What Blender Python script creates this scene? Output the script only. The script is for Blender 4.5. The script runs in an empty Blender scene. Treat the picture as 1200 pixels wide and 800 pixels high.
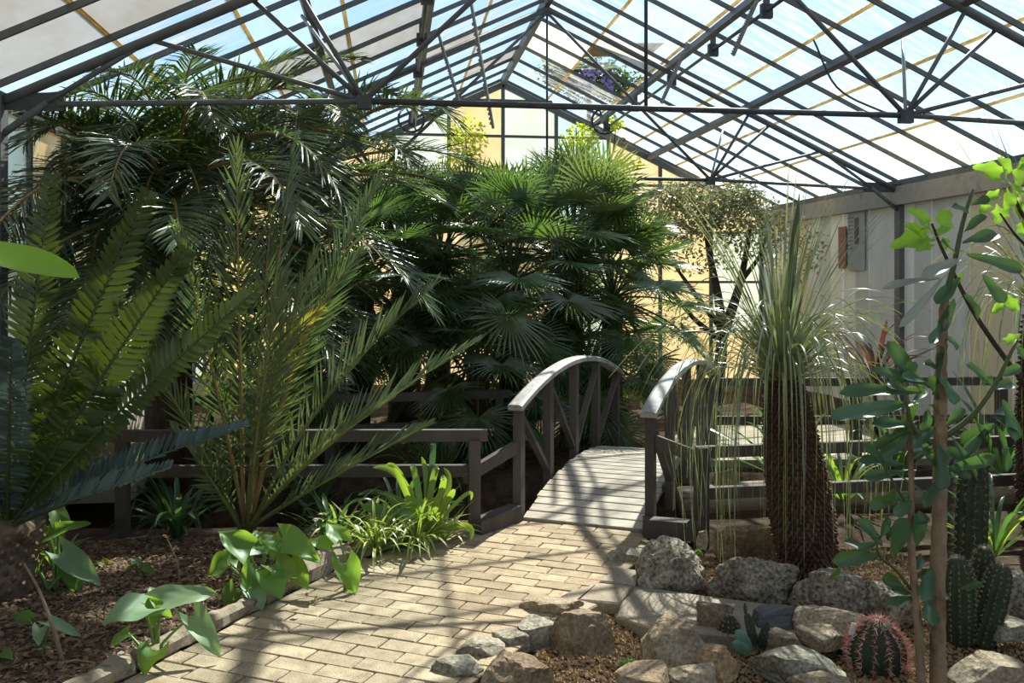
import bpy, bmesh, math, random
from mathutils import Vector as V, Matrix, noise
random.seed(7)
scene = bpy.context.scene
col = scene.collection
R = math.radians

# ------------------------------------------------------------------ camera
F, HY, EYE = 1060.0, 334.0, 1.5            # focal length in px of a 1200 x 800 frame, horizon row, eye height
YAW = math.atan(141.0 / F)                  # the building axis is +Y; the camera looks a little right of it
CC, SS = math.cos(YAW), math.sin(YAW)
cd = bpy.data.cameras.new('camera')
cam = bpy.data.objects.new('camera', cd); col.objects.link(cam)
cam.location = (0, 0, EYE); cam.rotation_euler = (R(90), 0, -YAW)
cd.sensor_width = 36; cd.lens = F / 1200 * 36; cd.shift_y = -(400 - HY) / 1200
cd.clip_end = 300
scene.camera = cam
# ------------------------------------------------------------------ sky, sun, exposure
world = bpy.data.worlds.new('world'); scene.world = world; world.use_nodes = True
nt = world.node_tree; nt.nodes.clear()
sky = nt.nodes.new('ShaderNodeTexSky'); sky.sky_type = 'NISHITA'; sky.sun_disc = False
sky.sun_elevation = R(48); sky.sun_rotation = R(33); sky.air_density = 1.0; sky.dust_density = 0.15
bg = nt.nodes.new('ShaderNodeBackground'); bg.inputs[1].default_value = 0.19
ow = nt.nodes.new('ShaderNodeOutputWorld')
nt.links.new(sky.outputs[0], bg.inputs[0]); nt.links.new(bg.outputs[0], ow.inputs[0])
sd = bpy.data.lights.new('sun', 'SUN'); sd.energy = 12.5; sd.angle = R(0.6); sd.color = (1, 0.93, 0.80)
sun = bpy.data.objects.new('sun', sd); col.objects.link(sun)
SUN_AZ, SUN_EL = R(33), R(48)               # azimuth to the right of +Y
sdir = V((math.cos(SUN_EL) * math.sin(SUN_AZ), math.cos(SUN_EL) * math.cos(SUN_AZ), math.sin(SUN_EL)))
sun.rotation_euler = sdir.to_track_quat('Z', 'Y').to_euler()
sun.location = (8, 16, 14)
vs = scene.view_settings
vs.view_transform = 'Standard'; vs.look = 'None'; vs.gamma = 1; vs.use_curve_mapping = False
vs.exposure = 0.12

# ------------------------------------------------------------------ measuring helpers (photograph -> real place)
def G(px, py, z=0.0):
    "point of the level z seen at a pixel"
    Z = F * (EYE - z) / (py - HY); X = (px - 600) / F * Z
    return V((X * CC + Z * SS, -X * SS + Z * CC, z))
def D(px, py, y):
    "point at depth y (along the building) seen at a pixel"
    u = (px - 600) / F; Z = y / (CC - u * SS)
    return V((u * Z * CC + Z * SS, y, EYE - (py - HY) / F * Z))

# ------------------------------------------------------------------ materials
def newmat(name):
    m = bpy.data.materials.new(name); m.use_nodes = True
    n = m.node_tree; n.nodes.clear()
    return m, n, n.nodes.new, n.links.new
def ramp(n, link, fac, cols):
    r = n.nodes.new('ShaderNodeValToRGB'); e = r.color_ramp.elements
    while len(e) < len(cols): e.new(0.5)
    for i, (p, c) in enumerate(cols):
        e[i].position = p; e[i].color = (*c, 1)
    link(fac, r.inputs[0]); return r.outputs[0]
def surf(name, cols, scale=8, rough=0.8, bump=0.0, bscale=40, metal=0, coords='Object', stretch=(1, 1, 1), detail=6, rnd=0.0, spec=0.3, holes=0.0, speck=0.0, sscale=120):
    m, n, new, link = newmat(name)
    tc = new('ShaderNodeTexCoord'); mp = new('ShaderNodeMapping'); mp.inputs['Scale'].default_value = stretch
    link(tc.outputs[coords], mp.inputs[0])
    ns = new('ShaderNodeTexNoise'); ns.inputs['Scale'].default_value = scale; ns.inputs['Detail'].default_value = detail
    ns.inputs['Roughness'].default_value = 0.65
    oi = new('ShaderNodeObjectInfo')
    add = new('ShaderNodeVectorMath'); add.operation = 'ADD'
    cx = new('ShaderNodeCombineXYZ'); ml = new('ShaderNodeMath'); ml.operation = 'MULTIPLY'; ml.inputs[1].default_value = 37.0
    link(oi.outputs['Random'], ml.inputs[0]); link(ml.outputs[0], cx.inputs[0]); link(ml.outputs[0], cx.inputs[1])
    link(mp.outputs[0], add.inputs[0]); link(cx.outputs[0], add.inputs[1]); link(add.outputs[0], ns.inputs['Vector'])
    k = len(cols)
    c = ramp(n, link, ns.outputs[0], [(0.3 + 0.4 * i / max(1, k - 1), x) for i, x in enumerate(cols)])
    if speck:      # fine mineral grain in the colour itself
        n3 = new('ShaderNodeTexNoise'); n3.inputs['Scale'].default_value = sscale; n3.inputs['Detail'].default_value = 4; link(add.outputs[0], n3.inputs['Vector'])
        gr = ramp(n, link, n3.outputs[0], [(0.35, (1 - speck,) * 3), (0.65, (1 + speck * 0.6,) * 3)])
        mg = new('ShaderNodeMix'); mg.data_type = 'RGBA'; mg.blend_type = 'MULTIPLY'; mg.inputs[0].default_value = 1; link(c, mg.inputs[6]); link(gr, mg.inputs[7]); c = mg.outputs[2]
    if rnd:
        hs = new('ShaderNodeHueSaturation'); mr = new('ShaderNodeMapRange')
        mr.inputs[3].default_value = 1 - rnd; mr.inputs[4].default_value = 1 + rnd
        link(oi.outputs['Random'], mr.inputs[0]); link(mr.outputs[0], hs.inputs['Value']); link(c, hs.inputs['Color']); c = hs.outputs[0]
    b = new('ShaderNodeBsdfPrincipled'); b.inputs['Roughness'].default_value = rough; b.inputs['Metallic'].default_value = metal
    b.inputs['Specular IOR Level'].default_value = spec
    link(c, b.inputs['Base Color'])
    if bump:
        n2 = new('ShaderNodeTexNoise'); n2.inputs['Scale'].default_value = bscale; n2.inputs['Detail'].default_value = 8
        n2.inputs['Roughness'].default_value = 0.7; link(add.outputs[0], n2.inputs['Vector'])
        bp = new('ShaderNodeBump'); bp.inputs['Strength'].default_value = bump; bp.inputs['Distance'].default_value = 0.02
        src = n2.outputs[0]
        if holes:
            vo = new('ShaderNodeTexVoronoi'); vo.inputs['Scale'].default_value = holes; link(add.outputs[0], vo.inputs['Vector'])
            rr = ramp(n, link, vo.outputs['Distance'], [(0.12, (0, 0, 0)), (0.3, (1, 1, 1))])
            mm = new('ShaderNodeMath'); mm.operation = 'ADD'; link(rr, mm.inputs[0]); link(n2.outputs[0], mm.inputs[1]); src = mm.outputs[0]
        link(src, bp.inputs['Height']); link(bp.outputs[0], b.inputs['Normal'])
    o = new('ShaderNodeOutputMaterial'); link(b.outputs[0], o.inputs[0])
    return m
def leafmat(name, c1, c2, tcol, trans=0.32, rough=0.38, scale=3, rnd=0.25, spec=0.5, hue=0.02, vari=None):
    m, n, new, link = newmat(name)
    tc = new('ShaderNodeTexCoord'); ns = new('ShaderNodeTexNoise'); ns.inputs['Scale'].default_value = scale; ns.inputs['Detail'].default_value = 3
    link(tc.outputs['Object'], ns.inputs['Vector'])
    c = ramp(n, link, ns.outputs[0], [(0.35, c1), (0.65, c2)])
    oi = new('ShaderNodeObjectInfo'); hs = new('ShaderNodeHueSaturation')
    mr = new('ShaderNodeMapRange'); mr.inputs[3].default_value = 1 - rnd; mr.inputs[4].default_value = 1 + rnd
    link(oi.outputs['Random'], mr.inputs[0]); link(mr.outputs[0], hs.inputs['Value'])
    mh = new('ShaderNodeMapRange'); mh.inputs[3].default_value = 0.5 - hue; mh.inputs[4].default_value = 0.5 + hue
    link(oi.outputs['Random'], mh.inputs[0]); link(mh.outputs[0], hs.inputs['Hue'])
    if vari:      # pale stripe held in a colour attribute (leaf margins)
        at = new('ShaderNodeAttribute'); at.attribute_name = 'stripe'
        mx = new('ShaderNodeMix'); mx.data_type = 'RGBA'; link(at.outputs['Fac'], mx.inputs[0]); link(c, mx.inputs[6]); mx.inputs[7].default_value = (*vari, 1)
        c = mx.outputs[2]
    link(c, hs.inputs['Color'])
    b = new('ShaderNodeBsdfPrincipled'); b.inputs['Roughness'].default_value = rough; b.inputs['Specular IOR Level'].default_value = spec
    link(hs.outputs[0], b.inputs['Base Color'])
    t = new('ShaderNodeBsdfTranslucent'); t.inputs[0].default_value = (*tcol, 1)
    mix = new('ShaderNodeMixShader'); mix.inputs[0].default_value = trans
    link(b.outputs[0], mix.inputs[1]); link(t.outputs[0], mix.inputs[2])
    o = new('ShaderNodeOutputMaterial'); link(mix.outputs[0], o.inputs[0])
    return m
def panemat(name, c1, c2, clear, c_trans=(1, 1, 1), diffuse=0.35, scale=(2, 14, 2), lo=0.35, hi=0.7, rnd=0.0, var=0.14):
    "glazing: clear share lets light straight through, the dusty rest scatters it"
    m, n, new, link = newmat(name)
    tc = new('ShaderNodeTexCoord'); mp = new('ShaderNodeMapping'); mp.inputs['Scale'].default_value = scale
    link(tc.outputs['Object'], mp.inputs[0])
    oi = new('ShaderNodeObjectInfo'); ml = new('ShaderNodeMath'); ml.operation = 'MULTIPLY'; ml.inputs[1].default_value = 61
    link(oi.outputs['Random'], ml.inputs[0]); link(ml.outputs[0], mp.inputs['Location'])
    ns = new('ShaderNodeTexNoise'); ns.inputs['Scale'].default_value = 1; ns.inputs['Detail'].default_value = 7; ns.inputs['Roughness'].default_value = 0.7
    link(mp.outputs[0], ns.inputs['Vector'])
    c = ramp(n, link, ns.outputs[0], [(0.3, c1), (0.7, c2)])
    d = new('ShaderNodeBsdfDiffuse'); t = new('ShaderNodeBsdfTranslucent'); link(c, d.inputs[0]); link(c, t.inputs[0])
    m1 = new('ShaderNodeMixShader'); m1.inputs[0].default_value = 1 - diffuse; link(d.outputs[0], m1.inputs[1]); link(t.outputs[0], m1.inputs[2])
    tr = new('ShaderNodeBsdfTransparent'); tr.inputs[0].default_value = (*c_trans, 1)
    m2 = new('ShaderNodeMixShader')
    mr = new('ShaderNodeMapRange'); mr.inputs[1].default_value = lo; mr.inputs[2].default_value = hi
    mr.inputs[3].default_value = min(1, 1 - clear + var); mr.inputs[4].default_value = max(0, 1 - clear - var)
    link(ns.outputs[0], mr.inputs[0])
    fac = mr.outputs[0]
    if rnd:
        m3 = new('ShaderNodeMapRange'); m3.inputs[3].default_value = 1 - rnd; m3.inputs[4].default_value = 1 + rnd
        link(oi.outputs['Random'], m3.inputs[0])
        mm = new('ShaderNodeMath'); mm.operation = 'MULTIPLY'; mm.use_clamp = True; link(fac, mm.inputs[0]); link(m3.outputs[0], mm.inputs[1]); fac = mm.outputs[0]
    link(fac, m2.inputs[0]); link(tr.outputs[0], m2.inputs[1]); link(m1.outputs[0], m2.inputs[2])
    gl = new('ShaderNodeBsdfGlossy'); gl.inputs['Roughness'].default_value = 0.15
    m4 = new('ShaderNodeMixShader'); m4.inputs[0].default_value = 0.04; link(m2.outputs[0], m4.inputs[1]); link(gl.outputs[0], m4.inputs[2])
    o = new('ShaderNodeOutputMaterial'); link(m4.outputs[0], o.inputs[0])
    return m
M = {}
M['steel'] = surf('grey_painted_steel', [(0.085, 0.092, 0.098), (0.13, 0.138, 0.145)], 12, 0.5, 0.1, 60)
M['steel_dark'] = surf('dark_steel', [(0.035, 0.038, 0.042), (0.07, 0.075, 0.08)], 12, 0.5, 0.1, 60)
M['galv'] = surf('galvanised_bar', [(0.22, 0.22, 0.22), (0.30, 0.30, 0.29)], 15, 0.5)
M['putty'] = panemat('rusty_putty_joint', (0.45, 0.33, 0.14), (0.75, 0.62, 0.36), 0.0, (1, 0.8, 0.4), 0.35, (6, 3, 6))
M['glass'] = panemat('dusty_roof_glass', (0.60, 0.60, 0.56), (0.40, 0.43, 0.43), 0.72, (0.84, 0.95, 1.0), 0.35, (3.2, 13, 3.2), 0.40, 0.60, rnd=0.6, var=0.26)
M['glass_clear'] = panemat('clean_roof_glass', (0.7, 0.78, 0.8), (0.86, 0.9, 0.9), 0.86, (0.93, 0.98, 1.0), 0.3, (3, 1.2, 3))
M['white_pane'] = panemat('whitewashed_pane', (0.44, 0.43, 0.38), (0.60, 0.58, 0.52), 0.06, (1, 1, 1), 0.6, (3, 1.2, 3))
M['cream_pane'] = panemat('cream_roof_pane', (0.75, 0.70, 0.55), (0.85, 0.82, 0.68), 0.12, (1, 1, 1), 0.5, (3, 1.2, 3))
M['wall_cream'] = panemat('yellowed_wall_panel', (0.62, 0.47, 0.22), (0.74, 0.58, 0.31), 0.05, (1, 0.9, 0.6), 0.5, (2.5, 2.5, 2.5))
M['wall_green'] = panemat('pale_green_wall_panel', (0.50, 0.56, 0.46), (0.62, 0.67, 0.57), 0.10, (0.8, 1, 0.9), 0.5, (2.5, 2.5, 2.5))
M['wall_aqua'] = panemat('aqua_wall_panel', (0.42, 0.58, 0.50), (0.55, 0.68, 0.60), 0.25, (0.7, 1, 0.9), 0.5, (2.5, 2.5, 2.5))
M['board'] = surf('grey_white_wall_board', [(0.56, 0.58, 0.58), (0.70, 0.71, 0.70)], 3, 0.7, stretch=(1, 1, 0.3), rnd=0.12)
M['board_white'] = surf('white_wall_board', [(0.80, 0.81, 0.80), (0.88, 0.88, 0.86)], 3, 0.6, stretch=(1, 1, 0.3))
M['board_cream'] = surf('cream_wall_board', [(0.62, 0.54, 0.38), (0.70, 0.63, 0.47)], 3, 0.7, stretch=(1, 1, 0.3))
M['concrete'] = surf('weathered_concrete', [(0.24, 0.23, 0.21), (0.36, 0.34, 0.31), (0.30, 0.28, 0.25)], 6, 0.9, 0.3, 50)
M['slab'] = surf('pale_concrete_slab', [(0.24, 0.20, 0.15), (0.35, 0.30, 0.23)], 5, 0.9, 0.25, 70, speck=0.3)
M['paver'] = surf('buff_concrete_paver', [(0.27, 0.21, 0.14), (0.40, 0.32, 0.215), (0.47, 0.39, 0.275)], 12, 0.9, 0.5, 160, rnd=0.2, spec=0.2, speck=0.35, sscale=170)
M['sand'] = surf('jointing_sand', [(0.07, 0.055, 0.04), (0.13, 0.10, 0.07)], 30, 1.0)
M['soil'] = surf('dark_bark_soil', [(0.030, 0.020, 0.013), (0.075, 0.050, 0.033), (0.12, 0.085, 0.058)], 9, 1.0, 0.8, 55, coords='Object', spec=0.1)
M['mulch'] = surf('bark_chips', [(0.05, 0.032, 0.02), (0.15, 0.10, 0.066), (0.30, 0.22, 0.15)], 25, 0.9, spec=0.15)
M['gravel'] = surf('ochre_gravel', [(0.10, 0.065, 0.035), (0.30, 0.20, 0.10), (0.42, 0.32, 0.20)], 40, 0.9, spec=0.2)
M['pale_ground'] = surf('pale_dry_ground', [(0.26, 0.22, 0.16), (0.38, 0.33, 0.25)], 5, 1.0, 0.3, 40)
M['wood'] = surf('weathered_grey_brown_timber', [(0.060, 0.050, 0.043), (0.105, 0.090, 0.078)], 6, 0.75, 0.3, 30, stretch=(1, 1, 0.25), rnd=0.12)
M['rail_top'] = surf('worn_silver_handrail', [(0.26, 0.25, 0.24), (0.36, 0.355, 0.345), (0.14, 0.13, 0.12)], 7, 0.55, 0.3, 40, rnd=0.05)
M['plank'] = surf('sunbleached_deck_board', [(0.33, 0.28, 0.22), (0.46, 0.41, 0.34), (0.24, 0.20, 0.16)], 6, 0.8, 0.3, 40, stretch=(0.3, 3, 3), rnd=0.15)
M['log'] = surf('split_old_timber', [(0.16, 0.12, 0.085), (0.33, 0.27, 0.20), (0.10, 0.075, 0.05)], 5, 0.9, 0.6, 30, stretch=(0.35, 4, 4))
M['limestone'] = surf('pitted_grey_limestone', [(0.15, 0.12, 0.085), (0.31, 0.265, 0.20), (0.43, 0.385, 0.31)], 7, 0.95, 1.0, 28, holes=30, speck=0.55, sscale=60)
M['sandstone'] = surf('tan_sandstone', [(0.24, 0.18, 0.115), (0.36, 0.29, 0.20), (0.44, 0.37, 0.275)], 5, 0.9, 0.8, 24, speck=0.4, sscale=70)
M['brownstone'] = surf('brown_rock', [(0.15, 0.105, 0.066), (0.25, 0.185, 0.12), (0.33, 0.255, 0.175)], 5, 0.9, 0.8, 24, speck=0.4, sscale=70)
M['orangestone'] = surf('orange_brown_rock', [(0.26, 0.15, 0.08), (0.40, 0.26, 0.15), (0.45, 0.34, 0.22)], 5, 0.9, 0.8, 24, speck=0.35, sscale=70)
M['slate'] = surf('dark_slate_rock', [(0.05, 0.052, 0.054), (0.115, 0.115, 0.113), (0.17, 0.165, 0.155)], 6, 0.7, 0.8, 20, stretch=(1, 1, 3))
M['greystone'] = surf('grey_green_rock', [(0.18, 0.16, 0.115), (0.30, 0.275, 0.21), (0.40, 0.37, 0.29)], 6, 0.9, 0.8, 26, speck=0.45, sscale=70)
M['trunk'] = surf('brown_fibrous_trunk', [(0.035, 0.022, 0.014), (0.10, 0.062, 0.038)], 20, 0.95, 0.8, 60, stretch=(1, 1, 0.4))
M['scales'] = surf('dark_brown_leaf_bases', [(0.035, 0.020, 0.013), (0.10, 0.055, 0.034), (0.16, 0.10, 0.065)], 30, 0.9)
M['bark'] = surf('peeling_tan_bark', [(0.14, 0.085, 0.05), (0.30, 0.20, 0.125), (0.40, 0.29, 0.19)], 16, 0.9, 0.7, 60, stretch=(1, 1, 0.5))
M['branch'] = surf('dark_bark', [(0.04, 0.03, 0.024), (0.085, 0.062, 0.046)], 14, 0.95, 0.5, 50)
M['cycad_trunk'] = surf('pale_brown_cycad_trunk', [(0.12, 0.08, 0.05), (0.30, 0.22, 0.15)], 18, 0.95, 0.9, 40)
M['date'] = leafmat('date_palm_green', (0.036, 0.068, 0.026), (0.066, 0.105, 0.040), (0.18, 0.28, 0.05), 0.24, 0.30, rnd=0.35, spec=0.8)
M['date_pale'] = leafmat('young_date_palm_green', (0.070, 0.105, 0.052), (0.115, 0.150, 0.075), (0.22, 0.30, 0.08), 0.2, 0.28, rnd=0.2, spec=0.65)
M['date_yellow'] = leafmat('yellowing_palm_frond', (0.22, 0.22, 0.05), (0.34, 0.31, 0.06), (0.55, 0.5, 0.05), 0.35, 0.4, rnd=0.1)
M['fan'] = leafmat('fan_palm_green', (0.042, 0.085, 0.032), (0.075, 0.125, 0.048), (0.22, 0.38, 0.06), 0.28, 0.27, rnd=0.35, spec=0.85)
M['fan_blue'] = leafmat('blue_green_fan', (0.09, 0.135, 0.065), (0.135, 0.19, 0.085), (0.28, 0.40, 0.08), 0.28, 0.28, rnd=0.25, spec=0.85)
M['cycad'] = leafmat('cycad_green', (0.030, 0.058, 0.014), (0.052, 0.088, 0.020), (0.09, 0.13, 0.012), 0.2, 0.36, rnd=0.2, spec=0.55)
M['cycad_blue'] = leafmat('blue_cycad', (0.045, 0.085, 0.085), (0.075, 0.12, 0.115), (0.10, 0.16, 0.12), 0.16, 0.42, rnd=0.1)
M['rachis'] = surf('pale_green_stalk', [(0.13, 0.15, 0.05), (0.22, 0.22, 0.08)], 10, 0.5)
M['rachis_dark'] = surf('dark_green_stalk', [(0.05, 0.075, 0.025), (0.09, 0.11, 0.04)], 10, 0.5)
M['rachis_brown'] = surf('orange_brown_stalk', [(0.22, 0.14, 0.055), (0.34, 0.25, 0.10)], 10, 0.6)
M['calla'] = leafmat('arum_leaf_green', (0.075, 0.165, 0.045), (0.12, 0.235, 0.065), (0.42, 0.68, 0.04), 0.46, 0.42, rnd=0.2, spec=0.4)
M['calla_grey'] = leafmat('pale_arum_leaf', (0.15, 0.24, 0.13), (0.22, 0.32, 0.18), (0.32, 0.5, 0.1), 0.26, 0.5, rnd=0.12, spec=0.35)
M['stalk'] = leafmat('green_leaf_stalk', (0.12, 0.22, 0.04), (0.17, 0.28, 0.06), (0.3, 0.5, 0.06), 0.2, 0.4)
M['clivia'] = leafmat('glossy_strap_leaf', (0.13, 0.24, 0.035), (0.20, 0.33, 0.05), (0.48, 0.66, 0.05), 0.42, 0.32, rnd=0.25, hue=0.025, spec=0.6)
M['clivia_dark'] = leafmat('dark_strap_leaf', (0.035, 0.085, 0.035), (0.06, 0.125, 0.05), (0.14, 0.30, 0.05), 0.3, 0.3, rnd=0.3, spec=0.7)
M['spider'] = leafmat('striped_grassy_leaf', (0.10, 0.20, 0.03), (0.16, 0.27, 0.05), (0.42, 0.58, 0.08), 0.35, 0.35, rnd=0.2, vari=(0.62, 0.60, 0.24))
M['grass_tree'] = leafmat('grey_green_grass_leaf', (0.17, 0.215, 0.125), (0.25, 0.30, 0.18), (0.34, 0.40, 0.15), 0.22, 0.28, rnd=0.3, spec=0.75)
M['grass_tree_yellow'] = leafmat('yellow_green_grass_leaf', (0.20, 0.22, 0.07), (0.27, 0.28, 0.10), (0.4, 0.4, 0.1), 0.25, 0.33, rnd=0.25, spec=0.7)
M['succ'] = leafmat('dark_green_fleshy_leaf', (0.032, 0.078, 0.036), (0.055, 0.115, 0.052), (0.16, 0.32, 0.04), 0.18, 0.36, rnd=0.3, spec=0.5)
M['succ_dry'] = leafmat('silver_withered_leaf', (0.20, 0.24, 0.19), (0.30, 0.33, 0.28), (0.3, 0.3, 0.2), 0.15, 0.4, rnd=0.2)
M['fig'] = leafmat('lime_fig_leaf', (0.16, 0.34, 0.03), (0.24, 0.44, 0.05), (0.42, 0.70, 0.05), 0.40, 0.4, rnd=0.2)
M['maroon'] = leafmat('maroon_strap_leaf', (0.05, 0.022, 0.025), (0.10, 0.045, 0.045), (0.2, 0.06, 0.04), 0.25, 0.35, rnd=0.2)
M['vine'] = leafmat('yellow_green_vine_leaf', (0.22, 0.32, 0.03), (0.36, 0.44, 0.05), (0.75, 0.85, 0.05), 0.5, 0.45, rnd=0.2, scale=9)
M['olive'] = leafmat('olive_small_leaf', (0.12, 0.14, 0.07), (0.24, 0.26, 0.15), (0.36, 0.38, 0.16), 0.35, 0.38, rnd=0.2, scale=9)
M['outside'] = leafmat('outdoor_tree_leaf', (0.03, 0.06, 0.025), (0.06, 0.10, 0.04), (0.12, 0.25, 0.04), 0.3, 0.5, scale=6)
M['blossom'] = leafmat('violet_blossom', (0.20, 0.16, 0.45), (0.32, 0.26, 0.62), (0.3, 0.25, 0.6), 0.3, 0.6)
M['cactus'] = surf('dark_green_cactus_skin', [(0.022, 0.034, 0.018), (0.045, 0.062, 0.030)], 12, 0.6, 0.2, 40)
M['cactus_blue'] = surf('blue_green_cactus_pad', [(0.10, 0.20, 0.14), (0.17, 0.29, 0.21)], 12, 0.55, 0.2, 40)
M['spine'] = surf('straw_spines', [(0.30, 0.24, 0.15), (0.45, 0.38, 0.26)], 9, 0.6)
M['spine_red'] = surf('red_pink_spines', [(0.60, 0.09, 0.10), (0.72, 0.40, 0.34), (0.70, 0.58, 0.46)], 22, 0.6)
M['dry'] = surf('dry_brown_stem', [(0.16, 0.10, 0.06), (0.34, 0.24, 0.15)], 14, 0.9)
M['deadleaf'] = leafmat('dead_leaf', (0.22, 0.12, 0.05), (0.36, 0.22, 0.10), (0.4, 0.22, 0.06), 0.25, 0.7, rnd=0.3)
M['white'] = surf('white_plastic', [(0.75, 0.75, 0.74), (0.8, 0.8, 0.8)], 5, 0.5)
M['poster_grey'] = surf('grey_paper', [(0.30, 0.34, 0.36), (0.40, 0.43, 0.44)], 5, 0.7)
M['poster_red'] = surf('rust_red_paper', [(0.26, 0.13, 0.10), (0.33, 0.18, 0.14)], 5, 0.7)
M['rust_sheet'] = surf('rusted_vent_sheet', [(0.30, 0.20, 0.10), (0.45, 0.32, 0.18)], 4, 0.8)
M['sedum'] = leafmat('bright_sedum', (0.12, 0.28, 0.07), (0.18, 0.36, 0.10), (0.3, 0.5, 0.1), 0.3, 0.5)

# ------------------------------------------------------------------ object and mesh helpers
def wloc(o):
    p = V((0, 0, 0))
    while o: p = p + o.location; o = o.parent
    return p
def tag(o, label=None, cat=None, group=None, kind=None):
    for k, v in (('label', label), ('category', cat), ('group', group), ('kind', kind)):
        if v: o[k] = v
    return o
def thing(name, label, cat, loc=(0, 0, 0), group=None, kind=None):
    o = bpy.data.objects.new(name, None); col.objects.link(o); o.location = loc; o.empty_display_size = 0.1
    return tag(o, label, cat, group, kind)
class MB:
    "collects shapes given in world coordinates; build() links them as one mesh object"
    def __init__(s): s.v = []; s.f = []; s.a = []
    def add(s, vs, fs, a=None):
        b = len(s.v); s.v += [tuple(x) for x in vs]; s.f += [tuple(b + i for i in f) for f in fs]
        s.a += a if a else [0.0] * len(vs)
        return s
    def box(s, c, size, rz=0.0, rot=None):
        m = rot if rot is not None else Matrix.Rotation(rz, 3, 'Z'); c = V(c); h = V(size) / 2
        vs = [c + m @ V((x * h.x, y * h.y, z * h.z)) for x in (-1, 1) for y in (-1, 1) for z in (-1, 1)]
        return s.add(vs, [(0, 1, 3, 2), (4, 6, 7, 5), (0, 4, 5, 1), (2, 3, 7, 6), (0, 2, 6, 4), (1, 5, 7, 3)])
    def beam(s, a, b, w, h, up=V((0, 0, 1))):
        a, b = V(a), V(b); t = (b - a).normalized(); x = t.cross(up)
        if x.length < 1e-4: x = t.cross(V((1, 0, 0)))
        x.normalize(); u = x.cross(t)
        vs = [p + x * (w / 2 * i) + u * (h / 2 * j) for p in (a, b) for i, j in ((-1, -1), (1, -1), (1, 1), (-1, 1))]
        return s.add(vs, [(0, 1, 2, 3), (7, 6, 5, 4), (0, 4, 5, 1), (1, 5, 6, 2), (2, 6, 7, 3), (3, 7, 4, 0)])
    def tube(s, pts, r, n=7, cap=True):
        pts = [V(p) for p in pts]; k = len(pts); rs = r if isinstance(r, (list, tuple)) else [r] * k
        t0 = (pts[1] - pts[0]).normalized(); x = t0.cross(V((0, 0, 1)))
        if x.length < 0.05: x = t0.cross(V((0, 1, 0)))
        x.normalize(); vs = []
        for i, p in enumerate(pts):
            t = (pts[min(k - 1, i + 1)] - pts[max(0, i - 1)]).normalized()
            x = (x - t * x.dot(t)).normalized(); y = t.cross(x)
            for j in range(n):
                q = 2 * math.pi * j / n; vs.append(p + (x * math.cos(q) + y * math.sin(q)) * rs[i])
        fs = [(i * n + j, i * n + (j + 1) % n, (i + 1) * n + (j + 1) % n, (i + 1) * n + j) for i in range(k - 1) for j in range(n)]
        if cap: fs += [tuple(range(n))[::-1], tuple((k - 1) * n + j for j in range(n))]
        return s.add(vs, fs)
    def strip(s, pts, ws, side, fold=0.0, stripe=False):
        "ribbon along pts, half widths ws, side vectors; three verts across (folded along the midrib)"
        vs = []; k = len(pts); a = []
        for p, w, sd in zip(pts, ws, side):
            nrm = sd[1]
            vs += [p - sd[0] * w + nrm * (w * fold), p, p + sd[0] * w + nrm * (w * fold)]
            a += [1.0, 0.0, 1.0] if stripe else [0.0] * 3
        fs = []
        for i in range(k - 1):
            for j in (0, 1): fs.append((i * 3 + j, i * 3 + j + 1, i * 3 + j + 4, i * 3 + j + 3))
        return s.add(vs, fs, a)
    def build(s, name, mat, parent=None, smooth=False, base=None):
        if parent is not None: off = wloc(parent)
        elif base is not None: off = V(base)
        else:
            xs, ys, zs = zip(*s.v); off = V(((min(xs) + max(xs)) / 2, (min(ys) + max(ys)) / 2, min(zs)))
        me = bpy.data.meshes.new(name); me.from_pydata([(x - off.x, y - off.y, z - off.z) for x, y, z in s.v], [], s.f)
        if any(s.a):
            at = me.attributes.new('stripe', 'FLOAT', 'POINT'); at.data.foreach_set('value', s.a)
        me.materials.append(M[mat] if isinstance(mat, str) else mat)
        if smooth: me.polygons.foreach_set('use_smooth', [True] * len(me.polygons))
        me.update()
        o = bpy.data.objects.new(name, me); col.objects.link(o)
        if parent is not None: o.parent = parent
        else: o.location = off
        return o
def inst(src, name, loc, rz=0.0, parent=None):
    "another object on the same mesh, loc in world coordinates"
    o = bpy.data.objects.new(name, src.data); col.objects.link(o)
    if parent is not None: o.parent = parent; o.location = V(loc) - wloc(parent)
    else: o.location = loc
    o.rotation_euler = (0, 0, rz); return o
def bez(p0, p1, p2, n):
    p0, p1, p2 = V(p0), V(p1), V(p2)
    return [p0 * (1 - t) ** 2 + p1 * (2 * t * (1 - t)) + p2 * t * t for t in [i / n for i in range(n + 1)]]
def cat3(pts, n):
    "smooth curve through the points"
    P = [V(p) for p in pts]; P = [P[0] * 2 - P[1]] + P + [P[-1] * 2 - P[-2]]; out = []
    for i in range(1, len(P) - 2):
        a, b, c, d = P[i - 1:i + 3]
        for j in range(n):
            t = j / n; out.append(0.5 * ((2 * b) + (c - a) * t + (2 * a - 5 * b + 4 * c - d) * t * t + (3 * b - a - 3 * c + d) * t ** 3))
    out.append(P[-2]); return out
def rnd(a, b): return random.uniform(a, b)
def hdir(az, el=0.0): return V((math.cos(el) * math.sin(az), math.cos(el) * math.cos(az), math.sin(el)))   # azimuth from +Y to +X

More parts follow.
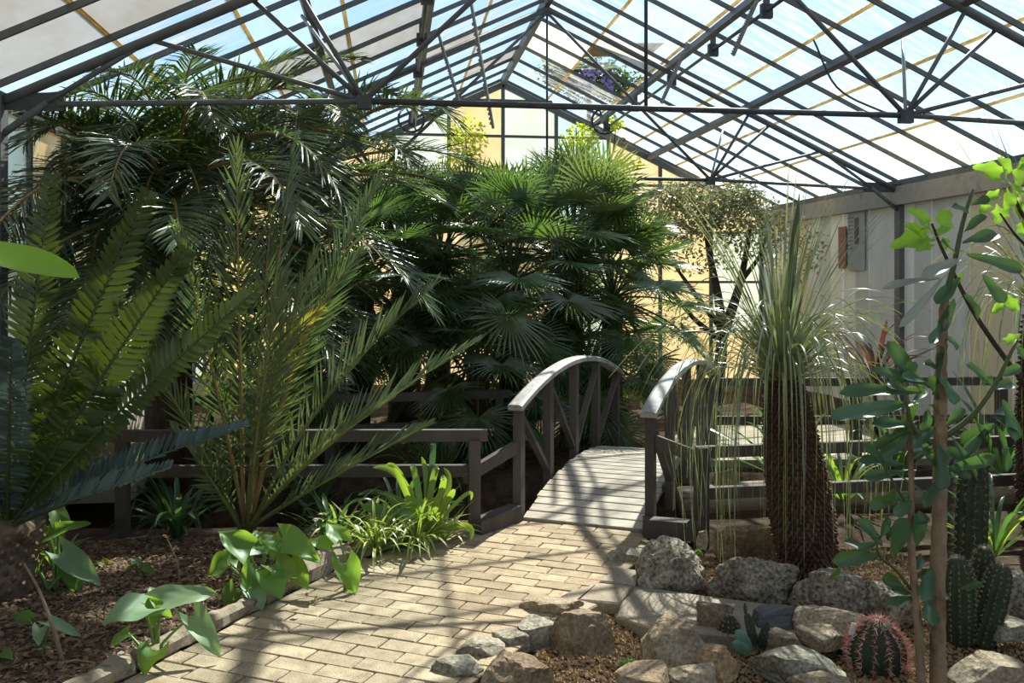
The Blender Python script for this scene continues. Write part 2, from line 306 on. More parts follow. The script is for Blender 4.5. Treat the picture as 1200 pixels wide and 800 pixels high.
# ------------------------------------------------------------------ the building's measures
RX, HW, EAVE, RIDGE = 1.735, 4.25, 2.77, 4.77         # ridge x, half width, eave and ridge height
XL, XR = RX - HW, RX + HW
SLOPE = (RIDGE - EAVE) / HW
YT = (2.05, 6.05, 10.05); YB, YF = 14.15, -1.95        # trusses, back gable, front gable
def roofz(x): return RIDGE - SLOPE * abs(x - RX)
def inside(v, m=0.07):
    x = min(max(v.x, XL + m), XR - m)
    return V((x, v.y, min(v.z, roofz(x) - m)))
AZ = R(29)                                              # heading of the brick path and the bridge
DV = V((math.sin(AZ), math.cos(AZ), 0)); UV = V((math.cos(AZ), -math.sin(AZ), 0))
BR0 = V((1.17, 5.53, 0))                                # middle of the bridge's near end
def su(x, y):
    q = V((x, y, 0)) - BR0; return q.dot(DV), q.dot(UV)
def sstep(a, b, x):
    t = min(1, max(0, (x - a) / (b - a))); return t * t * (3 - 2 * t)
def channel(x, y):
    # a dry ditch crossing under the bridge
    c = 6.55 - 0.06 * (x - 1.2); d = abs(y - c)
    return 1 - sstep(0.35, 0.75, d)
def gh(x, y):
    z = 0.025 * noise.noise(V((x * 1.3, y * 1.3, 3.1))) + 0.012 * noise.noise(V((x * 5, y * 5, 0.7)))
    z -= 0.42 * channel(x, y)
    s, u = su(x, y)
    if y < 5.3 and u > 0.62: z -= 0.05 * sstep(0.62, 0.8, u)
    if u < -0.6 and y < 5.6: z += 0.03 * sstep(-0.62, -1.0, u)
    return z - 0.035

# ================================================================== STRUCTURE
# ---- ground inside, ground outside
PATH = [(-1.70, 2.40), (-1.02, 3.58), (-0.52, 4.45), (-0.18, 5.02), (0.36, 5.46), (0.84, 5.71), (1.50, 5.35), (1.50, 5.02), (-0.45, 2.40)]
def in_path(x, y, grow=0.0):
    k = len(PATH)
    for i in range(k):
        ax, ay = PATH[i]; bx, by = PATH[(i + 1) % k]
        L = math.hypot(bx - ax, by - ay)
        if ((bx - ax) * (y - ay) - (by - ay) * (x - ax)) / L > grow: return False
    return True
def ground_z(x, y):
    z = gh(x, y)
    if in_path(x, y, 0.06): z = min(z, -0.05)
    return z
m = MB(); nx, ny = 120, 220
x0, x1, y0, y1 = XL - 0.05, XR + 0.05, YF, YB
vs_ = [V((x0 + (x1 - x0) * i / nx, y0 + (y1 - y0) * j / ny, 0)) for j in range(ny + 1) for i in range(nx + 1)]
for v in vs_: v.z = ground_z(v.x, v.y)
m.add(vs_, [(j * (nx + 1) + i, j * (nx + 1) + i + 1, (j + 1) * (nx + 1) + i + 1, (j + 1) * (nx + 1) + i) for j in range(ny) for i in range(nx)])
floor = m.build('floor', 'soil', smooth=True, base=(0, 0, 0)); tag(floor, 'dark bark-mulched soil of the planting beds', 'ground', kind='structure')
m = MB(); m.box((2, 10, -0.75), (120, 120, 0.2)); tag(m.build('floor_outside', 'pale_ground'), 'pale ground around the outside of the greenhouse', 'ground', kind='structure')
# pale trodden walk beyond the ditch, seen past the bridge, and along the left wall
def walk(name, pts, label, z=0.0, t=0.08):
    m = MB(); k = len(pts)
    m.add([V((x, y, z)) for x, y in pts] + [V((x, y, z - t)) for x, y in pts], [tuple(range(k)), tuple(range(k, 2 * k))[::-1]] + [(i, k + i, k + (i + 1) % k, (i + 1) % k) for i in range(k)])
    return tag(m.build(name, 'pale_ground'), label, 'path', kind='structure')
walk('floor_walk', [(1.75, 7.45), (4.9, 7.15), (5.2, 9.0), (3.2, 9.2), (2.6, 8.4)], 'pale trodden walk beyond the far end of the bridge', 0.02, 0.3)
walk('floor_walk', [(-2.45, 6.9), (-1.9, 6.9), (-1.75, 9.5), (-2.45, 9.5)], 'pale paved strip along the left glasshouse wall', 0.02, 0.1)

# ---- brick path: every paver its own piece
path = thing('brick_path', 'buff brick path in running bond leading to the footbridge', 'path', (0, 4, 0), kind='structure')
m = MB(); k = len(PATH)
m.add([V((x, y, -0.010)) for x, y in PATH] + [V((x, y, -0.06)) for x, y in PATH], [tuple(range(k)), tuple(range(k, 2 * k))[::-1]] + [(i, k + i, k + (i + 1) % k, (i + 1) % k) for i in range(k)])
m.build('sand_bed', 'sand', path)
BL, BW, GAP = 0.222, 0.106, 0.006
def clip_path(poly):
    for i in range(k):
        ax, ay = PATH[i]; bx, by = PATH[(i + 1) % k]; out = []
        f = lambda p: (bx - ax) * (p[1] - ay) - (by - ay) * (p[0] - ax)
        for j in range(len(poly)):
            p, q = poly[j], poly[(j + 1) % len(poly)]; fp, fq = f(p), f(q)
            if fp <= 0: out.append(p)
            if (fp < 0 < fq) or (fq < 0 < fp):
                t = fp / (fp - fq); out.append((p[0] + (q[0] - p[0]) * t, p[1] + (q[1] - p[1]) * t))
        poly = out
        if len(poly) < 3: return []
    return poly
def area(p): return abs(sum(p[i][0] * p[(i + 1) % len(p)][1] - p[(i + 1) % len(p)][0] * p[i][1] for i in range(len(p)))) / 2
def prism(poly, z0, z1, ch=0.004):
    "slab with a small chamfer round the top"
    n = len(poly); cx = sum(p[0] for p in poly) / n; cy = sum(p[1] for p in poly) / n
    r = max(math.hypot(p[0] - cx, p[1] - cy) for p in poly); s = 1 - ch / r * 1.4
    b = [V((p[0], p[1], z0)) for p in poly]; t = [V((p[0], p[1], z1 - ch)) for p in poly]
    u = [V((cx + (p[0] - cx) * s, cy + (p[1] - cy) * s, z1)) for p in poly]
    fs = [tuple(range(2 * n, 3 * n))]
    for i in range(n):
        j = (i + 1) % n; fs += [(i, j, n + j, n + i), (n + i, n + j, 2 * n + j, 2 * n + i)]
    return b + t + u, fs
brick0 = None
for row in range(-34, 0):
    s0 = row * BW
    for c in range(-10, 11):
        u0 = c * BL + (BL / 2 if row % 2 else 0) + 0.012 * math.sin(row * 2.3)
        if s0 < -3.4: continue
        P4 = [(u0, s0), (u0, s0 + BW - GAP), (u0 + BL - GAP, s0 + BW - GAP), (u0 + BL - GAP, s0)]
        W4 = [tuple((BR0 + DV * s + UV * u).xy) for u, s in P4]
        full = all(in_path(x, y) for x, y in W4); cp = clip_path(W4)
        if len(cp) < 3 or area(cp) < 0.0022: continue
        dz = rnd(-0.0025, 0.002); ctr = BR0 + DV * (s0 + BW / 2) + UV * (u0 + BL / 2)
        if full:
            if brick0 is None:
                vs_, fs_ = prism([(-BL / 2 + GAP / 2, -BW / 2 + GAP / 2), (BL / 2 - GAP / 2, -BW / 2 + GAP / 2), (BL / 2 - GAP / 2, BW / 2 - GAP / 2), (-BL / 2 + GAP / 2, BW / 2 - GAP / 2)], -0.05, 0)
                mb = MB(); mb.add(vs_, fs_); brick0 = mb.build('brick', 'paver', base=(0, 0, 0)); brick0.parent = path
                brick0.location = ctr + V((0, 0, dz)) - path.location; brick0.rotation_euler = (0, 0, -AZ)
            else:
                o = inst(brick0, 'brick', ctr + V((0, 0, dz)), -AZ + rnd(-0.006, 0.006), path)
                o.rotation_euler.x = rnd(-0.006, 0.006)
        else:
            cp = cp if sum(cp[i][0] * cp[(i + 1) % len(cp)][1] - cp[(i + 1) % len(cp)][0] * cp[i][1] for i in range(len(cp))) > 0 else cp[::-1]
            vs_, fs_ = prism(cp, -0.05, 0.0 + dz); mb = MB(); mb.add(vs_, fs_); mb.build('brick', 'paver', path)

# ---- roof: glazing bars, putty joints, panes, purlins
NB = 24; BAY = (YB - YF) / NB; ROWS = 6; RW = HW / ROWS
ang = math.atan(SLOPE); pl = RW / math.cos(ang)
pane_me = None
for side, nm, lab in ((-1, 'roof_left', 'sloping glass roof on the left, whitewashed near the front truss'), (1, 'roof_right', 'sloping dusty glass roof on the right with rusty putty joints')):
    rf = thing(nm, lab, 'roof', (RX + side * HW / 2, (YB + YF) / 2, EAVE), kind='structure')
    up = V((side * SLOPE, 0, 1)).normalized()
    top = lambda x: V((RX + side * x, 0, RIDGE - SLOPE * x))
    bar0 = None
    for i in range(NB + 1):
        y = YF + BAY * i
        if bar0 is None:
            mb = MB(); mb.beam(top(0.02) + V((0, y, 0)) - up * 0.022, top(HW + 0.04) + V((0, y, 0)) - up * 0.022, 0.022, 0.042, up); bar0 = mb.build('glazing_bar', 'steel', rf)
        else:
            o = inst(bar0, 'glazing_bar', wloc(rf) + V((0, BAY * i, 0)), 0, rf)
    for r in range(1, ROWS):
        mb = MB(); a = top(RW * r) + up * 0.006; mb.beam(a + V((0, YF, 0)), a + V((0, YB, 0)), 0.034, 0.010, up); mb.build('putty_joint', 'putty', rf)
    for r in range(ROWS):
        for i in range(NB):
            y = YF + BAY * (i + 0.5)
            if i < 4 and r not in (0, 5) and i % 2: pass
            mat = 'glass'; h = random.random()
            if side < 0:
                if y < 6.0: mat = 'white_pane' if r >= 2 or h < 0.3 else 'glass'
                elif h < 0.12: mat = 'white_pane'
                elif h < 0.45: mat = 'glass_clear'
            else:
                if h < 0.05: mat = 'cream_pane'
                elif h < 0.13: mat = 'glass_clear'
                if (r, i) in ((5, 15), (5, 20)): mat = 'cream_pane'
                if r == 1 and 12 <= i <= 17: mat = 'glass_clear'
            if side > 0 and r == 1 and i in (19, 20): continue          # an opened ventilator, built below
            p = top(RW * (r + 0.5)) + V((0, y, 0)) + up * 0.002
            me = bpy.data.meshes.get('pane_' + mat)
            if me is None:
                me = bpy.data.meshes.new('pane_' + mat); a, b = pl / 2 - 0.002, BAY / 2 - 0.004
                me.from_pydata([(-a, -b, 0), (a, -b, 0), (a, b, 0), (-a, b, 0)], [], [(0, 1, 2, 3)]); me.materials.append(M[mat])
            o = bpy.data.objects.new('pane', me); col.objects.link(o); o.parent = rf; o.location = p - wloc(rf); o.rotation_euler = (0, side * ang, 0)
    for x, w, h, n, mt in ((1.45, 0.05, 0.11, 'purlin', 'steel'), (2.40, 0.06, 0.09, 'purlin', 'steel')):
        mb = MB(); a = top(x) - up * 0.095; mb.beam(a + V((0, YF, 0)), a + V((0, YB, 0)), w, h, up); mb.build(n, mt, rf)
    mb = MB(); mb.beam(V((RX + side * (HW + 0.03), YF, EAVE - 0.07)), V((RX + side * (HW + 0.03), YB, EAVE - 0.07)), 0.10, 0.10); mb.build('eave_beam', 'steel', rf)
    if side > 0:
        # ventilator propped open: two rusty sheets lifted off the slope
        for i in (19, 20):
            y = YF + BAY * (i + 0.5); mb = MB(); a = top(RW); b = top(2 * RW) + up * 0.42
            mb.add([a + V((0, y - BAY / 2, 0.01)), b + V((0, y - BAY / 2, 0)), b + V((0, y + BAY / 2, 0)), a + V((0, y + BAY / 2, 0.01))], [(0, 1, 2, 3)])
            mb.build('vent_flap', 'rust_sheet' if i == 19 else 'glass', rf)
rb = MB(); rb.beam(V((RX, YF, RIDGE - 0.07)), V((RX, YB, RIDGE - 0.07)), 0.06, 0.13); tag(rb.build('trim_1', 'steel'), 'grey steel ridge beam running under the roof peak', 'beam', kind='structure')

# ---- trusses of welded pipe
def truss(y, label):
    t = thing('roof_truss', label, 'truss', (RX, y, EAVE), kind='structure')
    dn = 0.16; N = 1.914; tz = 2.715; rs = 0.034
    for s in (-1, 1):
        def rp(x, d=dn): return V((RX + s * x, y, RIDGE - SLOPE * x - d))
        node = V((RX + s * N, y, tz))
        def tub(a, b, r, n, mt='steel'): MB().tube([a, b], r, 8).build(n, mt, t, True)
        tub(rp(0), rp(HW - 0.02), rs, 'rafter')
        tub(node, V((RX + s * (HW - 0.42), y, tz - 0.07)), 0.019, 'tie')
        tub(rp(0, 0.2), node, 0.018, 'diagonal')
        tub(node, rp(HW - 0.98), 0.016, 'strut')
        tub(node, rp(2.38), 0.017, 'strut')
        tub(node, V((RX + s * 2.40, y + 0.85, RIDGE - SLOPE * 2.40 - 0.13)), 0.013, 'longitudinal_brace', 'galv')
        tub(node + V((0, 0.03, 0)), rp(2.64) + V((0, 0.03, 0)), 0.017, 'strut')
        tub(rp(HW - 0.98), V((RX + s * (HW - 0.36), y, tz - 0.06)), 0.018, 'strut')
        tub(V((RX + s * (HW - 0.36), y, tz - 0.06)), V((RX + s * HW, y, tz - 0.34)), 0.024, 'knee_brace')
        g = MB(); g.add([V((RX + s * (HW - 0.02), y + e, z)) for e in (-0.006, 0.006) for z in (2.70, 2.60)] + [V((RX + s * (HW - 0.46), y + e, z)) for e in (-0.006, 0.006) for z in (2.72, 2.60)],
                        [(0, 1, 5, 4), (2, 6, 7, 3), (0, 4, 6, 2), (1, 3, 7, 5), (4, 5, 7, 6), (0, 2, 3, 1)]); g.build('gusset', 'steel_dark', t)
        MB().box(node + V((0, 0, -0.01)), (0.10, 0.05, 0.09)).build('node_plate', 'steel_dark', t)
        xc = RX + s * HW + (0.07 if s < 0 else 0); MB().beam(V((xc, y, -0.3)), V((xc, y, EAVE - 0.06)), 0.11, 0.07, V((1, 0, 0))).build('column', 'steel', t)
    MB().tube([V((RX - N, y, tz)), V((RX + N, y, tz))], 0.021, 8).build('tie', 'steel_dark', t, True)
    MB().tube([V((RX, y, RIDGE - 0.2)), V((RX, y, tz))], 0.013, 8).build('king_post', 'steel_dark', t, True)
    return t
truss(YT[0], 'pipe roof truss over the near brick path')
truss(YT[1], 'grey pipe roof truss above the footbridge and fence')
truss(YT[2], 'grey pipe roof truss above the fan palms')
# drooping black cable near the right node of the middle truss
nd = V((RX + 1.914, YT[1], 2.70))
MB().tube(cat3([nd + V((-0.55, 0.3, 0.62)), nd + V((-0.42, 0.2, 0.25)), nd + V((-0.18, 0.05, 0.06)), nd], 6), 0.008, 5).build('hanging_cable', 'steel_dark', None, True)
tag(bpy.data.objects['hanging_cable'], 'thin black cable sagging to the truss joint above the grass tree', 'cable')

# ---- ventilator gear: shafts, hand wheels, toothed racks
def shaft(s, label):
    x = RX + s * 1.45; z = roofz(x) - 0.24
    t = thing('vent_shaft', label, 'shaft', (x, 8, z))
    MB().tube([V((x, 3.0, z)), V((x, 13.6, z))], 0.017, 8).build('rod', 'steel_dark', t, True)
    for y in (4.2, 6.05, 7.4, 8.7, 10.05, 11.6, 13.2):
        b = MB(); b.box((x, y, z), (0.10, 0.05, 0.12)); b.build('bearing', 'steel_dark', t)
        b = MB(); b.beam(V((x, y, z)), V((x, y, roofz(x) - 0.08)), 0.05, 0.03, V((0, 1, 0))); b.build('bracket', 'steel', t)
    return t
shaft(-1, 'ventilator shaft under the left roof slope'); shaft(1, 'ventilator shaft under the right roof slope')
def wheel(s, y, z, label):
    x = RX + s * 1.45
    t = thing('gear_wheel', label, 'gear wheel', (x, y, z), group='cast ventilator wheels')
    rim = [V((x + 0.19 * math.cos(a), y - 0.02, z + 0.19 * math.sin(a))) for a in [2 * math.pi * i / 20 for i in range(21)]]
    MB().tube(rim, 0.020, 6, False).build('rim', 'steel_dark', t, True)
    MB().tube([V((x, y - 0.05, z)), V((x, y + 0.05, z))], 0.035, 10).build('hub', 'steel_dark', t)
    for i in range(4):
        a = i * math.pi / 2 + 0.4; MB().tube([V((x, y - 0.02, z)), V((x + 0.19 * math.cos(a), y - 0.02, z + 0.19 * math.sin(a)))], 0.014, 6).build('spoke', 'steel_dark', t)
    MB().beam(V((x, y, z)), V((x, y, roofz(x) - 0.1)), 0.08, 0.03, V((0, 1, 0))).build('hanger', 'steel', t)
wheel(-1, 13.4, D(487, 140, 13.4).z, 'black spoked gear wheel hanging below the left ventilator shaft')
wheel(1, 13.4, D(690, 142, 13.4).z, 'black spoked gear wheel behind the yellow-green vine')
def rack(a, b, label):
    t = thing('vent_rack', label, 'rack', a, group='toothed ventilator racks')
    MB().beam(a, b, 0.02, 0.028).build('bar', 'galv', t)
    tm = MB(); n = 26; d = (b - a) / n; sd_ = V((1, 0, 0)) * 0.016
    for i in range(5, n): tm.box(a + d * i - sd_, (0.018, 0.018, d.length * 0.5))
    tag(tm.build('teeth', 'galv', t), kind='stuff')
for a, b, lab in ((D(551, -3, 7.4), D(578, 150, 8.0), 'long toothed rack slanting down over the back gable'),
                  (D(890, -6, 6.9), D(859, 65, 7.2), 'short toothed rack near the sunlit right panes'),
                  (D(807, 50, 8.7), D(775, 121, 9.0), 'toothed rack beside the open ventilator'),
                  (D(512, 34, 9.2), D(538, 118, 9.6), 'toothed rack close to the left gear wheel')): rack(a, b, lab)

# ---- back gable wall
wb = thing('wall_back', 'back gable wall of yellowed and pale green translucent panels', 'wall', (RX, YB, 0), kind='structure')
CW = HW / 5; levels = [-0.3, 0.75, 1.55, 2.35, 3.1, 3.84, 4.4, 5.0]
for ci in range(10):
    xa, xb = XL + CW * ci, XL + CW * (ci + 1)
    za, zb = roofz(xa) - 0.03, roofz(xb) - 0.03
    for li in range(len(levels) - 1):
        l0, l1 = levels[li], levels[li + 1]
        if max(za, zb) <= l0 + 0.03: continue
        poly = [(xa, l0), (xb, l0)]
        if zb > l0: poly.append((xb, min(l1, zb)))
        else: poly = [(xa, l0), (xa + (xb - xa) * (za - l0) / (za - zb), l0)]
        xm = None
        if (zb - l1) * (za - l1) < 0: xm = xa + (xb - xa) * (l1 - za) / (zb - za); poly.append((xm, l1)) 
        if za > l0: poly.append((xa, min(l1, za)))
        elif zb > l0: poly = [(xa + (xb - xa) * (l0 - za) / (zb - za), l0), (xb, l0), (xb, min(l1, zb))] + ([(xm, l1)] if xm else [])
        mat = 'wall_cream'
        if ci == 5 and li >= 3: mat = 'wall_green'
        if ci == 6 and li >= 3: mat = 'wall_aqua'
        if ci == 3 and li >= 3: mat = 'wall_green'
        if ci == 6 and li < 3: mat = 'wall_green'
        if ci == 9 and li in (1, 2): mat = 'wall_green'
        mb = MB(); n = len(poly); mb.add([V((x, YB, z)) for x, z in poly] , [tuple(range(n))]); mb.build('panel', mat, wb)
for ci in range(11):
    x = XL + CW * ci; MB().beam(V((x, YB - 0.03, -0.3)), V((x, YB - 0.03, roofz(x) - 0.05)), 0.055, 0.05, V((0, 1, 0))).build('mullion', 'steel', wb)
for z in levels[1:-1]:
    h = HW if z < EAVE else (RIDGE - z) / SLOPE
    MB().beam(V((RX - h, YB - 0.03, z)), V((RX + h, YB - 0.03, z)), 0.035, 0.04).build('transom', 'steel', wb)
for s in (-1, 1): MB().beam(V((RX, YB - 0.03, RIDGE - 0.12)), V((RX + s * HW, YB - 0.03, EAVE - 0.12)), 0.06, 0.09).build('verge', 'steel', wb)
# front gable behind the viewer
mb = MB(); mb.add([V((XL, YF, -0.3)), V((XR, YF, -0.3)), V((XR, YF, EAVE)), V((RX, YF, RIDGE)), V((XL, YF, EAVE))], [(0, 1, 2, 3, 4)])
tag(mb.build('wall_front', 'glass'), 'front glass gable behind the viewpoint', 'wall', kind='structure')
# ---- right wall: concrete fascia over grey-white vertical boards
wr = thing('wall_right', 'right wall of grey-white vertical boards under a concrete fascia', 'wall', (XR, 6, 0), kind='structure')
y = YF; i = 0
while y < YB - 0.01:
    w = 0.335
    if y + w > YB: w = YB - y
    mt = 'board'
    if 10.95 < y + w / 2 < 11.75: mt = 'board_white'
    elif 12.4 < y + w / 2 < 12.8 or 8.2 < y + w / 2 < 8.7: mt = 'board_cream'
    elif random.random() < 0.2: mt = 'board_white'
    MB().box((XR + 0.03 + (0.012 if i % 2 else 0), y + w / 2, 1.14), (0.03, w - 0.008, 2.88)).build('board', mt, wr); y += w; i += 1
mb = MB(); mb.box((XR - 0.02, (YF + YB) / 2, 2.56), (0.10, YB - YF, 0.22)); mb.build('fascia', 'concrete', wr)
po = thing('wall_poster', 'tall grey notice poster on the white wall board', 'poster', (XR, 11.15, 1.6))
mb = MB(); mb.box((XR - 0.005, 11.05, 2.08), (0.012, 0.42, 0.78)); mb.build('sheet', 'poster_grey', po)
mb = MB(); mb.box((XR - 0.014, 11.03, 2.2), (0.006, 0.10, 0.34)); mb.build('figure', 'steel_dark', po)
mb = MB(); [mb.box((XR - 0.014, 11.19, 2.38 - 0.05 * q), (0.005, 0.16 - 0.02 * (q % 3), 0.012)) for q in range(9)]; tag(mb.build('text_lines', 'steel', po), kind='stuff')
mb = MB(); mb.box((XR - 0.005, 11.42, 2.0), (0.012, 0.20, 0.56)); tag(mb.build('wall_banner', 'poster_red'), 'narrow rust red banner beside the grey poster', 'banner')
# ---- left wall: low block wall, glazing, mullions
wl = thing('wall_left', 'left glasshouse wall of cream and white panes over a low kerb', 'wall', (XL, 6, 0), kind='structure')
MB().box((XL - 0.04, (YF + YB) / 2, -0.05), (0.14, YB - YF, 0.6)).build('kerb', 'concrete', wl)
for i in range(NB):
    y = YF + BAY * (i + 0.5)
    for z0, z1 in ((0.27, 1.12), (1.12, 1.95), (1.95, EAVE - 0.1)):
        mt = random.choice(['white_pane', 'wall_green', 'wall_cream', 'wall_green'] if z0 > 1 else ['white_pane', 'glass', 'wall_cream', 'wall_green'])
        mb = MB(); mb.add([V((XL - 0.03, y - BAY / 2 + .01, z0)), V((XL - 0.03, y + BAY / 2 - .01, z0)), V((XL - 0.03, y + BAY / 2 - .01, z1)), V((XL - 0.03, y - BAY / 2 + .01, z1))], [(0, 1, 2, 3)]); mb.build('panel', mt, wl)
    MB().beam(V((XL - 0.02, y - BAY / 2, 0.2)), V((XL - 0.02, y - BAY / 2, EAVE - 0.1)), 0.04, 0.04, V((1, 0, 0))).build('mullion', 'galv', wl)
for z in (1.12, 1.95): MB().box((XL - 0.02, (YF + YB) / 2, z), (0.04, YB - YF, 0.04)).build('transom', 'galv', wl)

# ================================================================== FOOTBRIDGE AND FENCES
BLEN, RISE, BHW = 2.5, 0.20, 0.375
def deck(s): return 0.015 + RISE * (1 - ((s - BLEN / 2) / (BLEN / 2)) ** 2)
def bp(s, u, z): return BR0 + DV * s + UV * u + V((0, 0, z))
bridge = thing('footbridge', 'small arched wooden footbridge with sunbleached deck and curved silver handrails', 'bridge', bp(0, 0, 0))
npk = 27; pw = BLEN / npk
for i in range(npk):
    s = (i + 0.5) * pw; sl = (deck(s + .02) - deck(s - .02)) / .04
    mb = MB(); a = bp(s, -BHW - rnd(0, 0.02), deck(s)); b = bp(s, BHW + rnd(0, .02), deck(s))
    t = (DV + V((0, 0, sl))).normalized(); up = UV.cross(t).normalized(); up = up if up.z > 0 else -up
    mb.beam(a - up * 0.014, b - up * 0.014, pw - 0.014, 0.028, up); mb.build('plank', 'plank', bridge)
for u in (-0.28, 0.28):
    pts = [bp(s, u, deck(s) - 0.11) for s in [BLEN * i / 12 for i in range(13)]]
    mb = MB()
    for a, b in zip(pts, pts[1:]): mb.beam(a, b + (b - a) * 0.05, 0.06, 0.14)
    mb.build('bearer', 'wood', bridge)
for side in (-1, 1):
    uu = side * (BHW + 0.055)
    ps = [0.04, 0.62, 1.22, 1.82, 2.46]
    hr = lambda s: deck(s) + 0.70
    for s in ps:
        MB().beam(bp(s, uu, deck(s) - 0.16), bp(s, uu, hr(s)), 0.075, 0.055, UV).build('post', 'wood', bridge)
    prev = None; n = 18; mb = MB(); vs_ = []
    for i in range(n + 1):
        s = -0.03 + (BLEN + 0.06) * i / n; sl = (deck(s + .02) - deck(s - .02)) / .04; t = (DV + V((0, 0, sl))).normalized(); up = UV.cross(t); up = up if up.z > 0 else -up
        c = bp(s, uu, hr(s) + 0.012)
        vs_ += [c - UV * 0.050 - up * 0.018, c + UV * 0.050 - up * 0.018, c + UV * 0.050 + up * 0.012, c + UV * 0.032 + up * 0.022, c - UV * 0.032 + up * 0.022, c - UV * 0.050 + up * 0.012]
    mb.add(vs_, [(i * 6 + j, i * 6 + (j + 1) % 6, i * 6 + 6 + (j + 1) % 6, i * 6 + 6 + j) for i in range(n) for j in range(6)] + [(0, 5, 4, 3, 2, 1), tuple(n * 6 + j for j in range(6))])
    mb.build('handrail', 'rail_top', bridge)
    for a, b in zip(ps, ps[1:]):
        if b <= 1.3: p, q = bp(a, uu, hr(a) - 0.05), bp(b, uu, deck(b) + 0.02)
        else: p, q = bp(a, uu, deck(a) + 0.02), bp(b, uu, hr(b) - 0.05)
        MB().beam(p, q, 0.03, 0.045, UV).build('brace', 'wood', bridge)
def fence(name, posts, label, rails, ph, rh=0.07, rw=0.05):
    f = thing(name, label, 'fence', posts[0])
    for p in posts:
        zb = min(ground_z(p[0], p[1]) - 0.05, -0.03); MB().beam(V((p[0], p[1], zb)), V((p[0], p[1], ph)), 0.085, 0.07, V((1, 0, 0))).build('post', 'wood', f)
    for z, e0, e1 in rails:
        for i in range(len(posts) - 1):
            a = V((*posts[i][:2], z)); b = V((*posts[i + 1][:2], z)); d = (b - a).normalized()
            if i == 0: a = a - d * e0
            if i == len(posts) - 2: b = b + d * e1
            MB().beam(a, b, rw, rh).build('rail', 'wood', f)
    return f
f1 = fence('rail_fence', [(-2.28, 5.86, 0), (-1.62, 5.76, 0), (0.50, 5.50, 0)], 'low dark timber fence along the ditch in front of the palms', [(0.585, 0.05, 0.08), (0.37, 0, 0)], 0.555)
MB().beam(V((0.44, 5.49, 0.33)), bp(0.04, -BHW - 0.055, 0.47), 0.04, 0.075).build('link_rail', 'wood', f1)
MB().beam(V((0.50, 5.44, 0.03)), bp(-0.02, -BHW - 0.055, 0.05), 0.10, 0.10).build('base_board', 'wood', f1)
f2 = fence('rail_fence', [(1.86, 5.28, 0), (3.5, 5.36, 0), (5.2, 5.45, 0)], 'low timber fence behind the grass tree', [(0.49, 0.04, 0), (0.24, 0, 0)], 0.52)
MB().beam(bp(0.04, BHW + 0.055, 0.56), V((1.86, 5.28, 0.45)), 0.04, 0.075).build('link_rail', 'wood', f2)
MB().beam(bp(-0.06, BHW + 0.03, 0.05), V((1.86, 5.20, 0.03)), 0.10, 0.11).build('base_board', 'wood', f2)
fence('rail_fence', [(-1.9, 7.5, 0), (-0.5, 7.45, 0), (0.9, 7.6, 0)], 'far ditch fence of dark timber half hidden under the fan palms', [(0.58, 0.1, 0.1), (0.33, 0, 0)], 0.56)
fence('rail_fence', [(2.75, 7.55, 0), (4.0, 7.4, 0), (5.3, 7.3, 0)], 'far ditch fence with pale top rail beside the walk', [(0.66, 0.1, 0), (0.33, 0, 0)], 0.64)
mb = MB(); mb.tube(cat3([(1.95, 6.02, 0.0), (2.7, 6.06, 0.02), (3.5, 5.98, 0.0), (4.4, 6.02, 0.01)], 5), 0.11, 10); tag(mb.build('edging_log', 'log', None, True), 'thick log lying along the ditch behind the grass tree', 'log')

# ================================================================== EDGINGS AND STONES
def rough_timber(pts, w, h, seed, n=7):
    "old split timber: a box along a line with uneven, cracked faces"
    m = MB(); P = cat3(pts, n); k = len(P); vs = []; m_ = 8
    for i, p in enumerate(P):
        t = (P[min(k - 1, i + 1)] - P[max(0, i - 1)]).normalized(); x = t.cross(V((0, 0, 1))).normalized(); z = V((0, 0, 1))
        for j in range(m_):
            a = 2 * math.pi * (j + 0.5) / m_; cx = max(-0.5, min(0.5, math.cos(a) * 0.62)); cz = max(-0.5, min(0.5, math.sin(a) * 0.62))
            d = 1 + 0.35 * noise.noise(V((i * 0.9 + seed, j * 2.1, seed * 0.3)))
            vs.append(p + x * (w * cx * d) + z * (h * cz * d))
    m.add(vs, [(i * m_ + j, i * m_ + (j + 1) % m_, (i + 1) * m_ + (j + 1) % m_, (i + 1) * m_ + j) for i in range(k - 1) for j in range(m_)] + [tuple(range(m_))[::-1], tuple((k - 1) * m_ + j for j in range(m_))])
    return m
def edge(a, b, off, z=0.0): 
    a, b = V((*a, z)), V((*b, z)); t = (b - a).normalized(); nrm = V((-t.y, t.x, 0)); return a + nrm * off, b + nrm * off
g_ = 'old timbers edging the path'
e0 = (-1.02, 3.58); e1 = (-0.52, 4.45); e2 = (-0.18, 5.02); e3 = (0.36, 5.46)
for (a, b, w, h, lab, mt) in (((-1.60, 2.58), (-0.98, 3.66), 0.09, 0.09, 'grey timber edging the soil bed at the frame edge of the path', 'log'),
                      ((-0.95, 3.70), (-0.60, 4.30), 0.08, 0.08, 'weathered timber edging beside the lone arum plant', 'log'),
                      ((-0.58, 4.36), (-0.20, 4.99), 0.13, 0.12, 'thick cracked timber edging below the arum clump', 'log'),
                      ((-0.16, 5.05), (0.34, 5.46), 0.10, 0.10, 'straight pale kerb timber below the striped grass', 'log')):
    p, q = edge(a, b, w / 2 + 0.005, 0.025)
    mid = (p + q) / 2 + V((rnd(-.01, .01), rnd(-.01, .01), 0.005))
    tag(rough_timber([p, mid, q], w, h, rnd(0, 50)).build('edging_timber', mt), lab, 'timber', g_)

